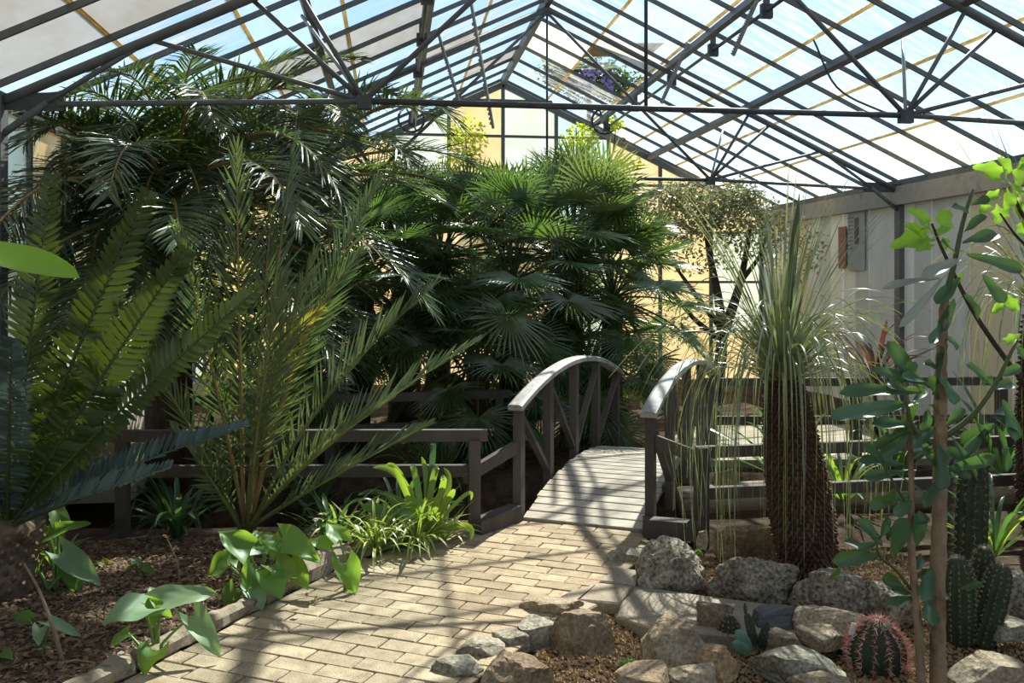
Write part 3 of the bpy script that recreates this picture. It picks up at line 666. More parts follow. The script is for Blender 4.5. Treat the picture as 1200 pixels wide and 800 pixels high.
def rock(px0, py0, px1, py1, mat, label, seed, zb=-0.06, dr=0.8, cuts=5, rough=0.12, name='rock', group=None, flat=False, y=None, tilt=0.0, fx=0.0):
    base = G((px0 + px1) / 2, py1, zb + 0.02); Z = base.x * SS + base.y * CC
    w = (px1 - px0) * Z / F; d = w * dr
    if flat: zb += 0.03
    hp = (py1 - py0) * Z / F; h = max(0.06, hp - d * 0.75 * (EYE - 0.1) / Z) if not flat else max(0.06, hp - d * (EYE) / Z)
    c = base + V((SS, CC, 0)) * (d * 0.46)
    rg = random.Random(seed)
    lime = mat == 'limestone'
    bm = bmesh.new(); bmesh.ops.create_icosphere(bm, subdivisions=5 if lime else 4, radius=1.0)
    pl = []
    for i in range(cuts + 5):
        q = V((rg.uniform(-1, 1), rg.uniform(-1, 1), rg.uniform(-0.3, 0.9))).normalized(); pl.append((q, rg.uniform(0.52, 0.82)))
    pl.append((V((rg.uniform(-.22, .22) + fx, rg.uniform(-.3, .15), 1)).normalized(), 0.60 if not flat else 0.45))
    so = V((seed * 3.7, seed * 1.3, seed * 2.1))
    for v in bm.verts:
        p = v.co.copy(); p = V([math.copysign(abs(a) ** (0.8 if lime else 0.6), a) for a in p])
        for q, dd in pl:
            e = p.dot(q) - dd
            if e > 0: p -= q * (e * (0.7 if lime else 1.0))
        nn = noise.fractal(p * 1.8 + so, 1.0, 2.0, 5); p *= 1 + (rough if lime else rough * 0.6) * nn
        if lime:
            p += p.normalized() * (0.05 * noise.noise(p * 5 + so) + 0.035 * noise.noise(p * 11 + so))
            e = noise.voronoi(p * 6 + so)[0][0]
            if e < 0.28: p -= p.normalized() * (0.10 * (0.28 - e) / 0.28)
        else:
            lay = math.sin(p.z * 22 + 3 * noise.noise(p * 2 + so)); p += V((p.x, p.y, 0)) * (0.018 * lay)
            p += p.normalized() * (0.022 * noise.noise(p * 6 + so))
        v.co = p
    xs = [v.co for v in bm.verts]; lo = [min(a[i] for a in xs) for i in range(3)]; hi = [max(a[i] for a in xs) for i in range(3)]
    size = (w, d, h * 1.5)
    rot = Matrix.Rotation(-YAW, 3, 'Z') @ Matrix.Rotation(tilt, 3, 'Y')
    for v in bm.verts:
        p = V([((v.co[i] - lo[i]) / (hi[i] - lo[i]) - 0.5) * size[i] for i in range(3)])
        v.co = rot @ p
    zc = zb + h - h * 0.75
    me = bpy.data.meshes.new(name); bm.to_mesh(me); bm.free(); me.materials.append(M[mat])
    me.polygons.foreach_set('use_smooth', [mat in ('limestone',)] * len(me.polygons))
    o = bpy.data.objects.new(name, me); col.objects.link(o); o.location = (c.x, c.y, zc + 0.02)
    return tag(o, label, 'rock', group)
# pitted limestone boulders behind the slab
rock(745, 624, 838, 697, 'limestone', 'pitted grey limestone boulder next to the footbridge corner', 3, dr=0.7, cuts=4, rough=0.2, name='boulder')
rock(834, 642, 944, 709, 'limestone', 'broad pitted limestone boulder in front of the upright brown slab', 11, dr=0.6, cuts=4, rough=0.2, name='boulder')
rock(934, 660, 1030, 723, 'limestone', 'pitted limestone boulder at the foot of the grass tree', 19, dr=0.6, cuts=4, rough=0.2, name='boulder')
rock(1024, 676, 1086, 728, 'limestone', 'small pitted boulder behind the two tan stems', 23, dr=0.7, cuts=4, rough=0.2, name='boulder')
rock(1172, 664, 1230, 722, 'limestone', 'pitted boulder behind the ribbed cactus cluster', 29, dr=0.7, cuts=4, rough=0.2, name='boulder')
# border stones along the path and the cactus bed
for a in ((638, 708, 724, 771, 'brownstone', 'brown angular rock with a notched peak on the ochre gravel', 31, dict(cuts=7, dr=0.7)),
          (756, 708, 847, 791, 'sandstone', 'large rounded tan boulder on the gravel below the slab', 37, dict(cuts=4, dr=0.85)),
          (818, 699, 866, 744, 'brownstone', 'dark rounded rock behind the small round cactus', 41, dict(cuts=3)),
          (884, 704, 944, 743, 'slate', 'dark layered slate rock behind the prickly pear', 43, dict(cuts=8, rough=0.2)),
          (940, 707, 1032, 754, 'sandstone', 'flat-topped tan rock below the pitted boulders', 47, dict(cuts=5, dr=0.6)),
          (944, 744, 1002, 769, 'sandstone', 'thin pale tan stone beside the white plant marker', 53, dict(cuts=5, flat=True)),
          (892, 751, 1004, 803, 'greystone', 'long grey-green rock with a sloping flat top', 59, dict(cuts=7, dr=0.6)),
          (803, 749, 874, 792, 'orangestone', 'orange-brown flat rock beside the tan boulder', 61, dict(cuts=6, dr=0.7)),
          (896, 735, 942, 760, 'sandstone', 'small tan stone between slate and grey-green rock', 67, dict(cuts=5)),
          (934, 783, 1004, 822, 'sandstone', 'tan rock in front of the grey-green rock', 71, dict(cuts=5)),
          (558, 762, 652, 822, 'brownstone', 'brown flat-topped rock at the path edge by the gravel', 73, dict(cuts=6, dr=0.7)),
          (575, 740, 624, 768, 'greystone', 'small square grey stone edging the path', 79, dict(cuts=7, flat=True)),
          (606, 720, 652, 762, 'greystone', 'grey wedge stone beside the notched brown rock', 83, dict(cuts=7)),
          (533, 753, 594, 781, 'greystone', 'flat pale grey stone edging the path bricks', 89, dict(cuts=6, flat=True)),
          (503, 775, 567, 806, 'greystone', 'flat mottled stone edging the path, next to the brown rock', 97, dict(cuts=6, flat=True)),
          (722, 776, 802, 825, 'brownstone', 'brown pointed rock in front of the tan boulder', 101, dict(cuts=7)),
          (786, 789, 848, 818, 'sandstone', 'pale flat stone in front of the orange-brown rock', 103, dict(cuts=6, flat=True)),
          (608, 712, 690, 730, 'sandstone', 'thin flat stone bridging path and notched rock', 107, dict(cuts=6, flat=True, dr=0.5)),
          (1126, 756, 1215, 812, 'sandstone', 'layered pale ledge stone right of the tan stems', 109, dict(cuts=7, dr=0.7)),
          (1160, 727, 1225, 756, 'greystone', 'flat slab stone beside the ribbed cactus cluster', 113, dict(cuts=6, flat=True)),
          (816, 620, 832, 638, 'sandstone', 'tiny pale stone on the boulder by the bridge', 127, dict(cuts=5, zb=0.10)),
          (748, 634, 774, 648, 'brownstone', 'small dark stone at the corner of the path by the bridge', 131, dict(cuts=5)),
          (712, 652, 775, 668, 'greystone', 'flat grey stone at the path edge beside the boulder', 137, dict(cuts=5, flat=True, dr=0.6)),
          (836, 612, 936, 650, 'brownstone', 'upright brown slab rock with a thin lit edge', 139, dict(cuts=7, dr=0.3)),
          (896, 616, 958, 652, 'brownstone', 'second brown slab rock leaning by the shaggy trunk', 149, dict(cuts=7, dr=0.3)),
          (836, 545, 870, 585, 'brownstone', 'dark block rock beyond the ditch log', 151, dict(cuts=6, zb=0.0)),
          (1030, 735, 1062, 752, 'greystone', 'small rounded stone behind the red-spined cactus', 157, dict(cuts=4))):
    rock(*a[:7], **a[7])
# crazy paving along the right path edge: flat slabs
def slab(pts, z, t, mat, name, label, cat='slab', group=None):
    P_ = [G(x, y_, z) for x, y_ in pts]; n = len(P_)
    if sum(P_[i].x * P_[(i + 1) % n].y - P_[(i + 1) % n].x * P_[i].y for i in range(n)) < 0: P_ = P_[::-1]
    vs_, fs_ = prism([(p.x, p.y) for p in P_], z - t, z, 0.008); m = MB(); m.add(vs_, fs_)
    return tag(m.build(name, mat), label, cat, group)
slab([(735, 684), (800, 694), (905, 708), (908, 740), (860, 744), (765, 736), (722, 722)], -0.01, 0.09, 'slab', 'concrete_slab', 'pale concrete slab in front of the pitted boulders')
slab([(722, 664), (752, 668), (744, 684), (702, 680)], 0.012, 0.07, 'slab', 'paving_stone', 'pale irregular paving stone near the boulder by the bridge', 'stone', 'irregular paving stones at the path edge')
slab([(700, 682), (742, 686), (724, 706), (678, 702)], 0.012, 0.07, 'slab', 'paving_stone', 'pale irregular paving stone touching the concrete slab', 'stone', 'irregular paving stones at the path edge')
slab([(668, 692), (698, 684), (676, 702), (700, 708), (688, 714), (640, 708)], 0.010, 0.07, 'slab', 'paving_stone', 'pale irregular paving stone above the thin flat stone', 'stone', 'irregular paving stones at the path edge')
slab([(905, 712), (948, 720), (990, 730), (1010, 742), (905, 742)], -0.03, 0.06, 'slab', 'paving_stone', 'pale grey paving patch between slate and flat-topped rock', 'stone', 'irregular paving stones at the path edge')

# ---- loose cover: bark chips on the left bed, gravel on the right bed
def scatter(name, mat, label, cat, n, test, size, flat, dom=(-2.4, 0.6, 2.4, 6.0)):
    m = MB(); c = 0
    while c < n:
        x, y = rnd(dom[0], dom[1]), rnd(dom[2], dom[3])
        if not test(x, y): continue
        c += 1; z = ground_z(x, y); s = rnd(*size); a = rnd(0, 6.28); e = rnd(0.25, 0.7)
        ux = V((math.cos(a), math.sin(a), rnd(-.4, .4))) * s; uy = V((-math.sin(a), math.cos(a), rnd(-.4, .4))) * s * e; h = V((0, 0, s * flat))
        p = V((x, y, z + s * flat * 0.3))
        m.add([p - ux, p - uy, p + ux, p + uy, p + h + ux * rnd(-.3, .3)], [(0, 1, 4), (1, 2, 4), (2, 3, 4), (3, 0, 4)])
    return tag(m.build(name, mat, base=(0, 0, 0)), label, cat, kind='stuff')
scatter('bark_chips', 'mulch', 'loose brown bark chips strewn over the left bed', 'mulch', 14000, lambda x, y: (x < 0.4 and not in_path(x, y, 0.12) and su(x, y)[1] < 0 and y < 5.7), (0.007, 0.026), 0.4)
scatter('gravel', 'gravel', 'loose ochre gravel of the cactus bed', 'gravel', 26000, lambda x, y: (su(x, y)[1] > 0.35 and not in_path(x, y, 0.03) and y < 5.2), (0.005, 0.015), 0.8, (0.2, 3.0, 2.8, 5.1))

# ================================================================== PLANT BUILDERS
def pinnate(parent, p0, p1, p2, n=38, L=0.34, w=0.011, a0=62, a1=28, vee=28, start=0.16, mat='date', rmat='rachis', r0=0.011, face=None, droop=0.12, jit=0.12, prof=None, stub=False, fold=0.35, clamp=True, up=V((0, 0, 1))):
    "one feather leaf: part 'frond' (the leaflets) with sub-part 'rachis' (the stalk)"
    N = 24; sp = bez(p0, p1, p2, N)
    if clamp: sp = [inside(p, 0.1) for p in sp]
    m = MB()
    fixed = V(face) if face is not None else None
    def frame(t):
        i = min(N - 1, int(t * N)); f = t * N - i
        p = sp[i].lerp(sp[i + 1], f); T = (sp[i + 1] - sp[i]).normalized()
        ref = fixed if fixed is not None else up
        S = T.cross(ref)
        if S.length < 0.15: S = T.cross(V((0.3, -1, 0.2)))
        S.normalize(); return p, T, S, S.cross(T).normalized()
    if prof is None: prof = lambda t: 0.35 + 0.75 * math.sin(math.pi * min(1, 0.12 + t * 0.80)) ** 0.8 - 0.25 * t
    for i in range(n):
        t = start + (1 - start) * (i / (n - 1)) ** 0.95; u = (t - start) / (1 - start)
        p, T, S, Nn = frame(min(t, 0.999))
        for sd_ in (-1, 1):
            a = R(a0 + (a1 - a0) * u + rnd(-1, 1) * 40 * jit); ve = R(vee + rnd(-1, 1) * 60 * jit)
            d = T * math.cos(a) + (S * sd_ * math.cos(ve) + Nn * math.sin(ve)) * math.sin(a)
            l = L * prof(u) * rnd(0.9, 1.08)
            wv = (T - d * T.dot(d)); wv = wv.normalized() if wv.length > 0.01 else Nn
            wv = (wv + Nn * rnd(-0.5, 0.5)).normalized(); nv = d.cross(wv)
            dz = V((0, 0, -1)) * l * droop * rnd(0.5, 1.5)
            q = [p, p + d * l * 0.35 + dz * 0.1, p + d * l * 0.72 + dz * 0.5, p + d * l + dz]
            if clamp: q = [inside(x, 0.05) for x in q]
            ws = [w * 0.45, w, w * 0.72]
            vs = []
            for x, ww in zip(q[:3], ws): vs += [x - wv * ww, x + nv * ww * fold, x + wv * ww]
            vs.append(q[3])
            m.add(vs, [(0, 1, 4, 3), (1, 2, 5, 4), (3, 4, 7, 6), (4, 5, 8, 7), (6, 7, 9), (7, 8, 9)])
    fr = m.build('frond', mat, parent)
    k = [r0 * (1.25 - 1.05 * i / N) for i in range(N + 1)]; k[0] *= 1.5
    MB().tube(sp[::2], k[::2], 6).build('rachis', rmat, fr, True)
    return fr
def fanleaf(parent, p0, p1, hub, dirv, Rr, nseg=30, spread=250, mat='fan', pet='rachis_dark', r0=0.008, nrm=None, split=0.30, droop=0.12, cup=0.12):
    "one fan leaf: part 'fan_leaf' with sub-part 'petiole'"
    hub = inside(V(hub), 0.15); d = V(dirv).normalized(); ref = V(nrm) if nrm is not None else V((0, 0, 1))
    S = d.cross(ref)
    if S.length < 0.15: S = d.cross(V((0.2, -1, 0)))
    S.normalize(); Nn = S.cross(d).normalized(); m = MB(); st = R(spread) / nseg
    for i in range(nseg):
        th = -R(spread) / 2 + (i + 0.5) * st
        def dr(q): return d * math.cos(q) + S * math.sin(q)
        c = dr(th); l = Rr * (0.80 + 0.20 * math.cos(th * 0.55)) * rnd(0.9, 1.06)
        cu = Nn * (cup * Rr * (1 - math.cos(th)) * 0.5)
        ra = split * Rr; wa = ra * math.tan(st / 2)
        sd_ = (c.cross(Nn)).normalized(); dz = V((0, 0, -1)) * l * droop * rnd(0.5, 1.7)
        tw = Nn * rnd(-0.06, 0.06) * l
        pa = hub + c * ra + cu; pb = hub + c * (l * 0.72) + cu + dz * 0.35 + tw * 0.4; pt = hub + c * l + cu * 1.2 + dz + tw
        ra_n = Nn * (wa * 0.55); wb = wa * 0.95
        vs = [hub, pa - sd_ * wa - ra_n, pa + ra_n, pa + sd_ * wa - ra_n, pb - sd_ * wb - ra_n * 0.6, pb + ra_n * 0.5, pb + sd_ * wb - ra_n * 0.6, pt]
        vs = [inside(x, 0.05) for x in vs]
        m.add(vs, [(0, 1, 2), (0, 2, 3), (1, 4, 5, 2), (2, 5, 6, 3), (4, 7, 5), (5, 7, 6)])
    fl = m.build('fan_leaf', mat, parent)
    pts = bez(p0, p1, hub, 8); MB().tube(pts, [r0 * (1.5 - 0.7 * i / 8) for i in range(9)], 5).build('petiole', pet, fl, True)
    return fl
def strap(parent, p0, p1, p2, w, mat, n=9, fold=0.3, name='leaf', stripe=False, prof=None, twist=0.0, side=None, ref=V((0, 0, 1))):
    pts = bez(p0, p1, p2, n); m = MB(); sd_ = []
    if prof is None: prof = lambda t: 0.55 + 0.45 * math.sin(math.pi * min(1, t * 1.15)) if t < 0.75 else max(0.02, (1 - t) / 0.25) ** 0.7 * 0.86
    for i in range(n + 1):
        T = (pts[min(n, i + 1)] - pts[max(0, i - 1)]).normalized(); S = T.cross(ref) if side is None else V(side)
        if S.length < 0.08: S = T.cross(V((0.4, -1, 0)))
        S.normalize(); 
        if twist: S = Matrix.Rotation(twist * i / n, 3, T) @ S
        sd_.append((S, S.cross(T)))
    m.strip(pts, [max(0.0006, w * prof(i / n)) for i in range(n + 1)], sd_, fold, stripe)
    return m.build(name, mat, parent, True)
def blade(parent, a, tip, width, mat, shape='heart', nrm=None, bend=0.12, wave=0.03, cupv=0.18, name='leaf', stalk=None, stalk_mat='stalk', r=0.004):
    "one broad leaf: part 'leaf' with an optional sub-part 'leaf_stalk' from a ground point"
    a, tip = V(a), V(tip); L = (tip - a).length; d = (tip - a).normalized(); ref = V(nrm) if nrm is not None else V((0, 0, 1))
    S = d.cross(ref)
    if S.length < 0.1: S = d.cross(V((0.1, -1, 0.3)))
    S.normalize(); Nn = S.cross(d); nu, nv = (12, 22) if shape in ('heart', 'fig') else (8, 14); vs = []; ph = rnd(0, 6)
    for j in range(nv + 1):
        v = j / nv
        if shape == 'heart': wv = math.sin(math.pi * (0.22 + 0.78 * v) ** 0.82) ** 0.85
        elif shape == 'obovate': wv = (v ** 0.75) * math.sqrt(max(0, 1 - v ** 5)) * 1.12 + 0.08 * (1 - v)
        elif shape == 'fig': wv = math.sin(math.pi * (0.12 + 0.88 * v) ** 0.8) ** 0.7 * (0.84 + 0.16 * math.cos(4.2 * math.pi * v))
        elif shape == 'oval': wv = math.sqrt(max(0.0, 1 - (2 * v - 1) ** 2)) * 0.98
        else: wv = math.sin(math.pi * v ** 0.8) ** 0.9
        if j == nv: wv = 0.015
        for i in range(nu + 1):
            u = i / nu * 2 - 1; x = u * wv * width / 2
            yb = v * L
            if shape in ('heart', 'fig'): yb -= (1 if shape == 'heart' else 0.5) * 0.34 * L * abs(u) ** 1.6 * (1 - v) ** 2.2
            z = cupv * width * (u * u) * wv - bend * L * v * v * 1.2 + (0.012 * width * math.cos(20 * (v + 0.35 * abs(u))) * abs(u) if shape == 'heart' else 0) + wave * width * math.sin(ph + v * 9 + 2 * u) * abs(u)
            vs.append(a + d * yb + S * x + Nn * z)
    m = MB(); m.add(vs, [(j * (nu + 1) + i, j * (nu + 1) + i + 1, (j + 1) * (nu + 1) + i + 1, (j + 1) * (nu + 1) + i) for j in range(nv) for i in range(nu)])
    o = m.build(name, mat, parent, True)
    if stalk is not None:
        s0 = V(stalk); mid = (s0 + a) / 2 + V((0, 0, 0.25 * (a - s0).length)) * 0.5 + (a - s0) * -0.05
        MB().tube(bez(s0, mid, a, 8), [r * (1.6 - 0.7 * i / 8) for i in range(9)], 6).build('leaf_stalk', stalk_mat, o, True)
    return o

# ================================================================== DATE PALMS (background left)
def date_palm(loc, cz, n, L, label, seed, az0=0, el_hi=80, el_lo=-40, w=0.0085, Ll=0.44, lean=(0, 0)):
    random.seed(seed); x, y = loc
    t = thing('date_palm', label, 'palm', (x, y, 0)); c = V((x + lean[0], y + lean[1], cz))
    MB().tube([V((x, y, -0.1)), V((x, y, cz * 0.4)), V((c.x, c.y, cz + 0.05))], [0.20, 0.17, 0.13], 12).build('trunk', 'trunk', t, True)
    for i in range(n):
        u = i / n; az = az0 + i * 2.39996; el = R(el_hi + (el_lo - el_hi) * u ** 0.9 + rnd(-6, 6)); l = L * rnd(0.82, 1.08) * (0.8 + 0.25 * math.sin(math.pi * u))
        d = hdir(az, el); h = hdir(az, 0)
        p1 = c + d * (l * 0.75); p2 = c + d * (l * 0.62) + h * (l * 0.40) + V((0, 0, -1)) * (l * (0.05 + 0.45 * rnd(0.2, 1)))
        pinnate(t, c, inside(p1, .0) if el > 0.5 else inside(p1, .2), inside(p2, .15), n=58, L=Ll, w=w, a0=66, a1=30, vee=20, start=0.12, mat='date', rmat='rachis_brown', r0=0.016, droop=0.20, jit=0.2)
    return t
date_palm((-1.75, 7.5), 2.15, 44, 2.1, 'big date palm with arching fronds against the left wall', 21)
bigp = bpy.data.objects['date_palm']; random.seed(24); bc = V((-1.75, 7.5, 2.2))
for (mx, my, md, tx, ty, td) in ((150, 20, 6.9, 70, 70, 6.5), (190, 10, 7.0, 120, 70, 6.4), (240, 40, 7.2, 330, 95, 7.0), (260, 90, 7.4, 442, 175, 7.6), (110, 80, 7.0, 20, 160, 6.6), (100, 130, 7.0, 40, 330, 6.7), (80, 170, 7.0, 70, 330, 6.8),
        (215, 30, 7.2, 230, 40, 6.8), (300, 60, 7.6, 425, 70, 7.8), (250, 110, 7.2, 385, 240, 7.0), (60, 110, 7.2, 10, 250, 6.9), (130, 60, 7.6, 40, 110, 7.5), (180, 130, 6.9, 150, 330, 6.5), (220, 120, 6.8, 250, 310, 6.5), (160, 40, 7.6, 90, 60, 7.8), (60, 150, 6.9, 20, 340, 6.5), (90, 200, 6.8, 110, 380, 6.4), (40, 200, 6.9, 15, 420, 6.5), (120, 220, 6.8, 60, 420, 6.5), (50, 90, 6.9, -10, 130, 6.4), (90, 60, 7.0, 10, 90, 6.5), (140, 260, 6.7, 190, 430, 6.4), (280, 40, 7.8, 360, 60, 8.0)):
    pinnate(bigp, bc, inside(D(mx, my, md), 0.0), inside(D(tx, ty, td), .1), n=60, L=0.42, w=0.0085, a0=66, a1=30, vee=20, start=0.1, mat='date', rmat='rachis_brown', r0=0.015, droop=0.2, jit=0.2)
date_palm((-0.85, 9.0), 2.60, 40, 2.0, 'date palm further back whose fronds reach the roof panes', 22, 0.9, el_hi=80, el_lo=-45)
date_palm((0.15, 10.4), 2.05, 26, 1.7, 'date palm behind the fan palms in front of the back gable', 23, 0.4, el_hi=60, el_lo=-40)

# ================================================================== FAN PALMS (centre)
def fan_palm(px, py, y, n, label, seed, Rr=0.47, pl_=0.75, el_hi=82, el_lo=-70, mat='fan', up_bias=0.0):
    random.seed(seed); c = D(px, py, y); t = thing('fan_palm', label, 'palm', (c.x, c.y, 0), group='fan palms beyond the ditch')
    z0 = ground_z(c.x, c.y) - 0.05
    MB().tube([V((c.x + rnd(-.1, .1), c.y + 0.1, z0)), V((c.x, c.y + 0.05, (c.z + z0) / 2)), c], [0.13, 0.11, 0.10], 10).build('trunk', 'trunk', t, True)
    for i in range(n):
        u = (i + 0.5) / n; az = i * 2.39996 + seed; el = R(el_hi + (el_lo - el_hi) * u + rnd(-8, 8)); l = pl_ * rnd(0.75, 1.15)
        d = hdir(az, el); hub = c + d * l + V((0, 0, -0.10 * l * (1 - abs(math.sin(el)))))
        dv = (d + V((0, 0, -0.25)) + V((rnd(-.2, .2), rnd(-.2, .2), rnd(-.15, .15)))).normalized()
        # the upper face of a fan tips outwards, so the blades show towards the open side
        nr = V((0, 0, 1)) + hdir(az) * rnd(0.1, 0.9)
        fanleaf(t, c, c + d * l * 0.6 + V((0, 0, 0.06)), hub, dv, Rr * rnd(0.82, 1.1), nseg=random.choice((34, 38, 42)), spread=rnd(220, 300), mat=mat, nrm=nr, r0=0.008)
    return t
fan_palm(425, 335, 8.2, 38, 'fan palm on the date palm side of the clump, crown at eye level', 31)
fan_palm(515, 305, 9.0, 40, 'tall fan palm in the middle of the clump under the back gable', 32)
fan_palm(600, 330, 8.4, 42, 'fan palm in the heart of the clump with a silvery sunlit leaf', 33)
fan_palm(672, 298, 9.0, 42, 'tall blue-green fan palm with stiff upright leaves beside the yellow wall', 34, mat='fan_blue', el_hi=88, el_lo=-25, Rr=0.52)
fan_palm(718, 350, 8.8, 38, 'fan palm overhanging the far end of the footbridge', 35)
fan_palm(560, 430, 7.9, 30, 'low fan palm behind the near bridge rail', 36, Rr=0.42, pl_=0.6)
fan_palm(690, 430, 8.5, 30, 'low fan palm spilling towards the bridge deck', 37, Rr=0.42, pl_=0.6)
fan_palm(360, 400, 7.9, 28, 'low fan palm half hidden behind the young date palm', 38, Rr=0.4, pl_=0.6)
random.seed(5)
# the pale fan that catches the sun in front of the clump
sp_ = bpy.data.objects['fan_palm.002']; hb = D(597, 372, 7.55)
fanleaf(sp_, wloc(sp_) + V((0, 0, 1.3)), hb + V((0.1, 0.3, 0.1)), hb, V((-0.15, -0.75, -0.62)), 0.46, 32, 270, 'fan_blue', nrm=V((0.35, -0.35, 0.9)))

# ================================================================== YOUNG DATE PALM (front of the fence)
random.seed(41)
b0 = G(288, 634, -0.02); yp = thing('young_date_palm', 'young date palm with pale orange-brown stalks in front of the fence', 'palm', b0)
MB().tube([b0 + V((0, 0, -0.08)), b0 + V((0, 0, 0.10))], [0.055, 0.05], 10).build('stem_base', 'trunk', yp, True)
for (mx, my, my_, tx, ty, ty_, nn, LL, ww, mt, fc, vee) in (
    (281, 430, 5.35, 277, 178, 5.25, 34, 0.30, 0.0115, 'date', (0.15, -1, 0.1), 12),
    (312, 400, 5.5, 345, 165, 5.6, 38, 0.28, 0.0105, 'date', (1, -0.35, 0.15), 20),
    (322, 430, 5.2, 366, 300, 5.0, 30, 0.22, 0.010, 'date_pale', (0.8, -0.8, 0.2), 22),
    (360, 520, 5.3, 556, 402, 5.6, 44, 0.24, 0.0095, 'date_pale', (0, -0.45, 1), 42),
    (350, 470, 5.2, 508, 335, 5.3, 40, 0.26, 0.010, 'date_pale', (-0.1, -0.5, 1), 38),
    (335, 420, 5.6, 440, 215, 5.9, 42, 0.27, 0.010, 'date', (0.1, -0.7, 0.7), 30),
    (345, 540, 5.0, 455, 470, 4.75, 30, 0.20, 0.009, 'date_pale', (0, -0.3, 1), 38),
    (262, 480, 5.3, 210, 270, 5.2, 36, 0.26, 0.010, 'date', (-0.3, -0.9, 0.3), 20),
    (240, 520, 5.2, 172, 420, 5.0, 30, 0.22, 0.009, 'date_pale', (-0.2, -0.6, 0.9), 30),
    (302, 440, 5.8, 318, 250, 6.0, 34, 0.26, 0.010, 'date', (0.1, -1, 0.2), 25),
    (300, 470, 5.1, 330, 330, 4.9, 32, 0.24, 0.010, 'date_pale', (0.4, -0.9, 0.2), 25),
    (380, 560, 5.2, 500, 500, 5.2, 34, 0.20, 0.009, 'date_pale', (0, -0.4, 1), 40),
    (250, 560, 5.2, 205, 505, 5.0, 26, 0.18, 0.009, 'date_pale', (-0.2, -0.6, 0.9), 30),
    (340, 380, 5.4, 420, 300, 5.5, 38, 0.24, 0.010, 'date', (0.2, -0.7, 0.6), 28),
    (310, 400, 5.2, 372, 365, 5.15, 24, 0.17, 0.010, 'date_yellow', (0.5, -0.8, 0.3), 20)):
    s_ = b0 + V((rnd(-.03, .03), rnd(-.03, .03), 0.05))
    pinnate(yp, s_, D(mx, my, my_), D(tx, ty, ty_), n=int(nn * 1.15), L=LL * 1.15, w=ww * 0.72, a0=44, a1=16, vee=vee, start=0.24, mat=mt, rmat='rachis_brown' if mt != 'date_pale' else 'rachis', r0=0.012, face=fc, droop=0.04, jit=0.2, clamp=False)

# ================================================================== CYCAD (left)
random.seed(43)
c0 = G(8, 690, 0.0); cc = V((c0.x, c0.y, 0.30)); cy = thing('cycad', 'cycad with stiff broad-leaflet fronds on a stout pale trunk at the left', 'cycad', c0)
MB().tube([c0 + V((0, 0, -0.1)), c0 + V((0, 0, 0.1)), cc, cc + V((0, 0, 0.05))], [0.15, 0.16, 0.13, 0.06], 14).build('trunk', 'cycad_trunk', cy, True)
tm = MB()
for i in range(110):
    a = i * 2.39996; z = 0.0 + 0.30 * (i / 110); p = V((c0.x + math.cos(a) * 0.15, c0.y + math.sin(a) * 0.15, z)); h = V((math.cos(a), math.sin(a), 0.7)).normalized()
    tm.tube([p - h * 0.03, p + h * 0.035], [0.024, 0.010], 5)
tag(tm.build('leaf_bases', 'cycad_trunk', cy), kind='stuff')
cprof = lambda t: 0.30 + 0.8 * math.sin(math.pi * min(1, 0.1 + 0.75 * t)) - 0.30 * t
for (mx, my, my_, tx, ty, ty_, nn, LL, ww, mt, fc, vee) in (
    (60, 470, 4.6, 172, 230, 4.5, 46, 0.17, 0.0150, 'cycad', (0.45, -0.9, 0.15), 12),
    (90, 480, 4.5, 216, 298, 4.3, 44, 0.17, 0.0150, 'cycad', (0.5, -0.8, 0.4), 14),
    (110, 500, 4.5, 300, 340, 4.35, 48, 0.15, 0.0140, 'cycad', (0.2, -0.8, 0.6), 16),
    (30, 440, 4.9, 60, 210, 5.0, 44, 0.17, 0.0140, 'cycad', (0.1, -1, 0.1), 14),
    (90, 560, 4.5, 286, 500, 4.6, 38, 0.14, 0.0130, 'cycad_blue', (0.1, -0.5, 0.9), 34),
    (70, 590, 4.3, 196, 548, 4.2, 34, 0.13, 0.0130, 'cycad_blue', (0.1, -0.5, 0.9), 24),
    (-20, 480, 4.6, -40, 280, 4.4, 40, 0.16, 0.0140, 'cycad', (-0.2, -1, 0.1), 14),
    (10, 520, 4.4, 14, 400, 4.1, 36, 0.15, 0.0130, 'cycad_blue', (0.2, -1, 0.2), 20),
    (-40, 560, 4.5, -100, 500, 4.3, 30, 0.15, 0.0130, 'cycad', (0, -0.5, 0.9), 30),
    (70, 470, 5.2, 150, 380, 5.5, 40, 0.16, 0.0140, 'cycad', (0.3, -0.7, 0.6), 20)):
    pinnate(cy, cc, D(mx, my, my_), D(tx, ty, ty_), n=nn, L=LL, w=ww * 1.25, a0=72, a1=48, vee=vee, start=0.14, mat=mt, rmat='rachis_dark', r0=0.011, face=fc, droop=0.03, jit=0.05, prof=cprof, fold=0.15, clamp=False)

